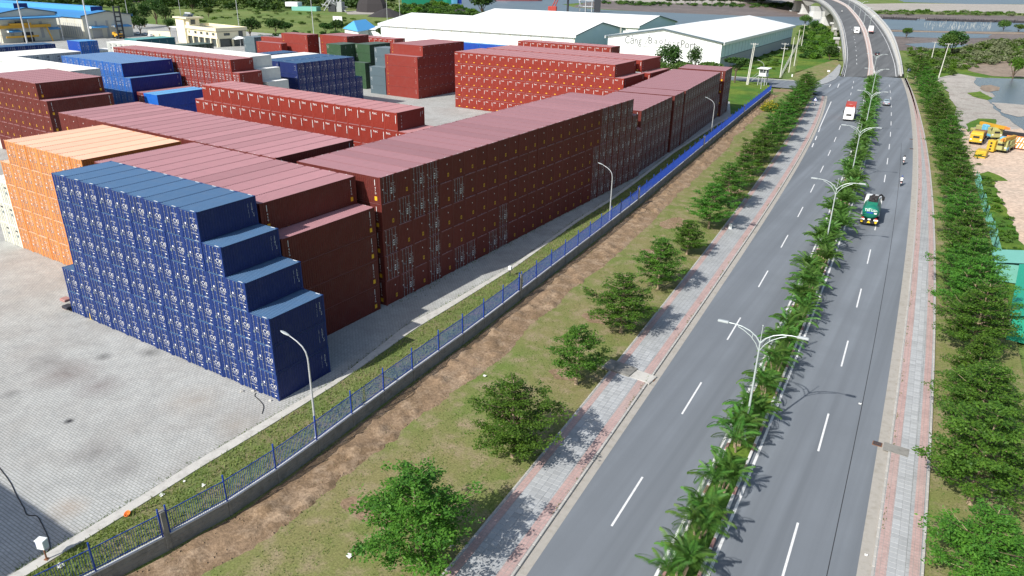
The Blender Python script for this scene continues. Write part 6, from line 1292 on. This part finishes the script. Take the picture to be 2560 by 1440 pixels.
p = G(232, 797, 0); g = Geo(); g.tube([(0, -.1, 0), (0, -.05, .6), (.03, 0, 1.3)], [.16, .2, .05], M_ylw, 6); tag(g.build('yellow_tarp_bundle', None, tuple(p)), 'yellow bundle leaning against the navy blue containers', 'bundle')
# ------------------------------------------------------------------ the lot beyond the right verge
M_teal = mk('teal_sheet', (.16, .42, .36), .6, .08, 1, world=True); M_greenr = mk('green_roof_sheet', (.02, .30, .20), .55, .06, .5, world=True); M_yex = mk('machine_yellow', (.55, .36, .03), .5, .1, 2); M_lblue = mk('light_blue_panel', (.14, .42, .62), .5, .06, 2); M_olive = mk('olive_machine', (.36, .36, .14), .6, .1, 2)
tf = empty('sheet_fence', (0, 0, 0), 0, 'pale teal corrugated sheet fence behind the right verge trees', 'fence'); A, Bq = G(2437, 452), G(2503, 692); n = 28
for i in range(n):
    p, q = A.lerp(Bq, i/n), A.lerp(Bq, (i+1)/n); a = math.atan2(q.y-p.y, q.x-p.x); g = Geo(); corr((0, 0, -.2), (1, 0, 0), (0, 0, 1), (0, -1, 0), (q-p).length-.03, 2.1+R.uniform(-.12, .12), .25, .04, M_teal, g); o = g.build('sheet', tf, tuple(p), a+0); o.rotation_euler = (R.uniform(-.12, .12), R.uniform(-.05, .05), a)
sh = empty('site_shed', tuple(G(2512, 690, 0)), .1, 'small shed with pale teal sloping roof behind the right verge trees', 'shed'); g = Geo(); g.box(-1.6, 1.6, -2.2, 2.2, 0, 2.3, M_teal); g.build('wall', sh); g = Geo(); g.add([(-1.9, -2.6, 2.4), (1.9, -2.6, 2.9), (1.9, 2.6, 2.9), (-1.9, 2.6, 2.4)], [(0, 1, 2, 3)], M_teal); g.build('roof', sh)
q0 = G(2528, 655, 2.9); go = empty('green_office', (q0.x, q0.y-17.5, 0), -.06, 'long green roofed site office at the right edge', 'building'); g = Geo(); g.box(.15, 7, .2, 17.2, 0, 2.75, M_greenr); g.build('wall', go); g = Geo(); g.add([(-.2, -.3, 2.8), (3.6, -.3, 3.7), (3.6, 17.6, 3.7), (-.2, 17.6, 2.8)], [(0, 1, 2, 3)], M_greenr); g.add([(3.6, -.3, 3.7), (7.4, -.3, 2.8), (7.4, 17.6, 2.8), (3.6, 17.6, 3.7)], [(0, 1, 2, 3)], M_greenr); g.build('roof', go)
for k in range(5): g = Geo(); g.box(.07, .15, 2+k*3.2, 3.4+k*3.2, 1.0, 2.0, M_wwall); g.build('window', go)
def crane_truck(px, py, rz, paint, label, boom=True):
    t = empty('mobile_crane', tuple(G(px, py, -.15)), rz, label, 'crane'); g = Geo(); g.cbox(-1.3, 1.3, 0, 8.2, .8, 1.3, paint, .08); g.box(-1.32, 1.32, -.02, 1.6, .75, 1.25, M_lblue); g.build('carrier', t); cab(t, paint, -.2, 1.7, 2.5, 1.0, 2.7, -1)
    g = Geo(); g.cbox(-1.1, 1.1, 3.2, 6.6, 1.35, 2.3, paint, .1); g.cbox(-1.15, -.2, 2.6, 4.2, 1.4, 2.9, M_lblue, .1); g.build('turret', t)
    if boom: g = Geo(); g.box(-.35, .35, -1.8, 7.4, 2.35, 3.05, M_crane, Matrix.Translation((.55, 0, .3)) @ Matrix.Rotation(-.06, 4, 'X')); g.box(-.22, .22, -3.2, -1.6, 2.45, 2.95, M_bank if False else M_amber, Matrix.Translation((.55, 0, .3)) @ Matrix.Rotation(-.06, 4, 'X')); g.build('boom', t)
    for sx in (-1, 1):
        for y in (.9, 2.4, 5.6, 7.0): wheel(t, sx*1.05, y, .55, .4)
crane_truck(2497, 382, -.25, M_olive, 'olive and blue mobile crane nearest the sand lot'); crane_truck(2487, 350, .55, M_olive, 'olive mobile crane behind with its brown boom lowered')
dz = empty('dump_truck', tuple(G(2436, 362, -.15)), -.1, 'yellow dump truck half hidden behind the right verge trees', 'truck'); cab(dz, M_yex, -.2, 1.9, 2.5, 1.0, 2.9, -1); g = Geo(); g.cbox(-1.25, 1.25, 2.1, 7, 1.3, 2.4, M_rust, .1); g.build('tipper_body', dz); g = Geo(); g.box(-.5, .5, 0, 7, .7, 1.2, M_chas); g.build('chassis', dz)
for sx in (-1, 1): [wheel(dz, sx*1.05, y, .55, .4) for y in (1, 4.6, 5.9)]
g = Geo(); g.cbox(-1.0, 1.0, -1.5, 1.5, 0, 1.5, M_yex, .12); g.box(-1.02, 1.02, -1.52, -1.49, .3, .5, M_chas); tag(g.build('yellow_tank_box', None, tuple(G(2452, 392, -.15)), -.15), 'bright yellow box unit at the front of the parked machines', 'machine')
cwt = empty('counterweight', tuple(G(2476, 380, -.15)), -.3, 'yellow crane counterweight block with three dark holes', 'machine'); g = Geo(); g.cbox(-.75, .75, -.9, .9, .3, 2.6, M_yex, .1); g.build('block', cwt)
for k in range(3): g = Geo(); g.lathe([(.22, -.02), (.22, .03)], M_chas, 10, Matrix.Translation((0, -.92, .75+k*.65)) @ Matrix.Rotation(math.pi/2, 4, 'X')); g.build('hole', cwt)
g = Geo(); g.lathe([(1.0, -.12), (1.0, .12)], M_lblue, 16, Matrix.Rotation(math.pi/2, 4, 'Y') @ Matrix.Translation((-1.2, 0, 0))); tag(g.build('cable_reel', None, tuple(G(2457, 347, -.15))), 'light blue round reel between the parked machines', 'reel')
for i, (x, y) in enumerate(((2543, 358), (2550, 374))):
    t = empty('barrier_box', tuple(G(x, y, -.15)), -.1, 'orange and white striped barrier, %s' % ('farther of two' if i == 0 else 'nearer of two'), 'barrier', 'striped barriers by the machines'); g = Geo(); g.cbox(-2.3, 2.3, -.5, .5, .3, 1.5, M_amber, .04); g.build('body', t); g = Geo()
    for k in range(7): u = -2.1+k*.62; g.add([(u, -.51, .4), (u+.28, -.51, .4), (u+.6, -.51, 1.4), (u+.32, -.51, 1.4)], [(0, 1, 2, 3)], M_ink)
    g.build('stripe', t)
def boat(name, px, py, L, W, H, hull, top, label, rz, z=-.33, cabin=True):
    t = empty(name, tuple(G(px, py, z)), rz, label, 'boat'); g = Geo(); rings = []
    for u, k, s in ((-.5, .75, 0), (-.3, 1, 0), (.2, 1, 0), (.4, .6, .1), (.5, .06, .25)): rings.append([(u*L, -W/2*k, H*(1+s)), (u*L, -W/2*k*.8, -.2), (u*L, W/2*k*.8, -.2), (u*L, W/2*k, H*(1+s))])
    g.loft(rings, hull); g.build('hull', t)
    if cabin: g = Geo(); g.cbox(-.45*L, -.22*L, -W*.35, W*.35, H, H*2.3, top, .2); g.cbox(-.42*L, -.28*L, -W*.28, W*.28, H*2.3, H*3.1, top, .2); g.build('cabin', t); g = Geo(); g.box(-.18*L, .3*L, -W*.36, W*.36, H*.9, H*1.15, M_steel); g.build('hatch', t)
boat('moored_boat', 2510, 338, 12, 2.6, .9, M_chas, M_chas, 'long black boat drawn up on the sand by the machines', -.25, -.15, False)
boat('river_barge', 1057, 11, 46, 10, 5, M_gtank, M_wcar, 'green barge moored at the river bank', .4); boat('river_barge', 1085, 9, 40, 10, 5, M_greenr, M_wcar, 'bright green barge moored beside the others', .4); boat('river_barge', 1101, 8, 40, 9, 4.5, M_lblue, M_wcar, 'light blue barge moored at the river bank', .4); boat('river_barge', 1116, 8, 36, 9, 4.5, M_fblue, M_wcar, 'dark blue barge at the right of the moored barges', .4)
boat('cargo_barge', 1298, 1, 62, 12, 5, M_rcont, M_wcar, 'long dark red barge out on the river', .75)
cr_ = empty('crane_boom', tuple(G(1381, 30, -.3)), .4, 'red crane with raised boom behind the white warehouse roof', 'crane'); g = Geo(); 
for u, v in ((-1, -1), (1, -1), (1, 1), (-1, 1)): g.tube([(u*1.3, v*1.3, 3), (u*.6+15, v*.6, 34)], .35, M_rcont, 5)
for k in range(9): f = k/9; g.tube([(-1.3+f*15, -1.3*(1-f*.5), 3+f*31), (1.2+f*15, 1.2*(1-f*.5), 5+f*31)], .25, M_rcont, 4)
g.build('boom', cr_); g = Geo(); g.cbox(-4, 4, -3, 3, 0, 5, M_rcont, .3); g.build('base', cr_)
dl = empty('dolphin_pile', tuple(G(1419, 30, -.3)), 0, 'dark mooring pile standing in the river', 'pile'); g = Geo(); g.tube([(0, 0, -1), (0, 0, 17)], 1.0, M_steel, 8); g.build('pile', dl)
jt = empty('jetty_frame', tuple(G(1464, 29, -.3)), .4, 'grey steel jetty frame with a yellow hopper in the river', 'jetty')
for u in (-6, 0, 6):
    for v in (-4, 4): g = Geo(); g.tube([(u, v, -1), (u, v, 10)], .45, M_galvpole, 5); g.build('leg', jt)
g = Geo(); [g.box(-7, 7, -4.6, 4.6, z, z+.7, M_galvpole) for z in (4.5, 9.6)]; g.build('deck', jt); g = Geo(); g.box(8, 14, -3, 3, 0, 12, M_steel); g.cbox(9, 13, -2.5, 2.5, 12, 17, M_crane, .5); g.build('hopper', jt)
# net frames standing in the far pond
for i, (x, y) in enumerate(((2217, 48), (2242, 49), (2268, 50), (2328, 52), (2350, 52.5), (2372, 53), (2397, 54), (2422, 55), (2443, 54.5), (2468, 55.5), (2492, 56), (2519, 56.5), (2550, 58))):
    g = Geo(); p = G(x, y, -.3); wd = 9.5 if i != 2 else 14; g.add([(-wd/2, 0, .1), (wd/2, 0, .1), (wd/2+2, 7, 1.6), (-wd/2+1, 7, 1.6)], [(0, 1, 2, 3)], M_mesh if False else M_rub)
    for u, v in ((-wd/2, 0), (wd/2, 0), (wd/2+2, 7), (-wd/2+1, 7)): g.tube([(u, v, -.5), (u, v, 2.4)], .18, M_rub, 4)
    tag(g.build('net_frame', None, tuple(p)), 'dark fishing net frame in the far pond, %s from the bridge' % nth(i+1), 'net', 'net frames in the pond')
g = Geo(); rs = np.random.RandomState(4)
for k in range(110): p = G(rs.uniform(2310, 2480), rs.uniform(60, 76), -.3); g.tube([(p.x, p.y, -.5), (p.x+rs.uniform(-.3, .3), p.y, rs.uniform(1.0, 2.6))], .06, M_polec, 4, False)
tag(g.build('fishing_stakes'), 'thin stakes of the fish pens in the pond', 'stakes', kind='stuff')
for k in range(26): pass
# far industrial bits on the left
ip = empty('batching_plant', tuple(G(838, 29, -.3)), .3, 'grey heap of plant machinery at the far end of the green field', 'plant'); g = Geo(); rs = np.random.RandomState(3)
for k in range(26): a, b = Vector((rs.uniform(-12, 12), rs.uniform(-5, 5), rs.uniform(0, 4))), Vector((rs.uniform(-12, 12), rs.uniform(-5, 5), rs.uniform(4, 13))); g.tube([a, b], .45, M_plinth, 4)
g.box(-5, 2, -3, 3, 0, 6, M_steel); g.box(3, 8, -3, 3, 0, 8, M_plinth); g.build('frame', ip); g = Geo(); g.box(-40, -16, -4, 4, 0, 3.5, M_teal); g.box(-46, -34, -4, 4, 3.4, 7, M_wwall); g.build('cabin', ip)
tp = empty('tarpaulin_heap', tuple(G(932, 30, -.3)), .2, 'black tarpaulin covered heap at the far field edge', 'heap'); g = Geo(); rings = [[((w_)*math.cos(a)*rr_, .6*w_*math.sin(a)*rr_, z) for a, rr_ in zip(np.linspace(0, 6.283, 13)[:-1], (1, .93, 1.05, .9, 1, .95, 1.06, .92, 1, 1.05, .9, 1))] for w_, z in ((16, 0), (14, 7), (11, 12), (9, 13))]; g.loft(rings, M_rub); g.build('tarpaulin', tp)
for i, (x, y, w_, h_) in enumerate(((968, 41, 16, 6), (1150, 38, 13, 5), (1145, 36, 8, 4))): g = Geo(); g.lathe([(w_, 0), (w_*.55, h_*.55), (w_*.12, h_), (.1, h_)], M_rub, 11); tag(g.build('coal_heap', None, tuple(G(x, y, -.3))), 'black heap of coal by the track, %s from the left' % nth(i+1), 'heap', 'black heaps by the track')
for i, (x, y) in enumerate(((365, 90), (347, 88), (380, 93))): p = G(x, y, 0); car('parked_car', 'car parked under the trees by the cream office, %s from the left' % nth(i+1), tuple(p), 1.3, (M_silver, M_wcar, M_wcar)[i])
wall_ = empty('boundary_wall', tuple(G(400, 93)), .25, 'cream boundary wall piece beside the cream office', 'wall'); g = Geo(); g.box(-7, 7, -.2, .2, 0, 3, M_cream); g.build('panel', wall_)
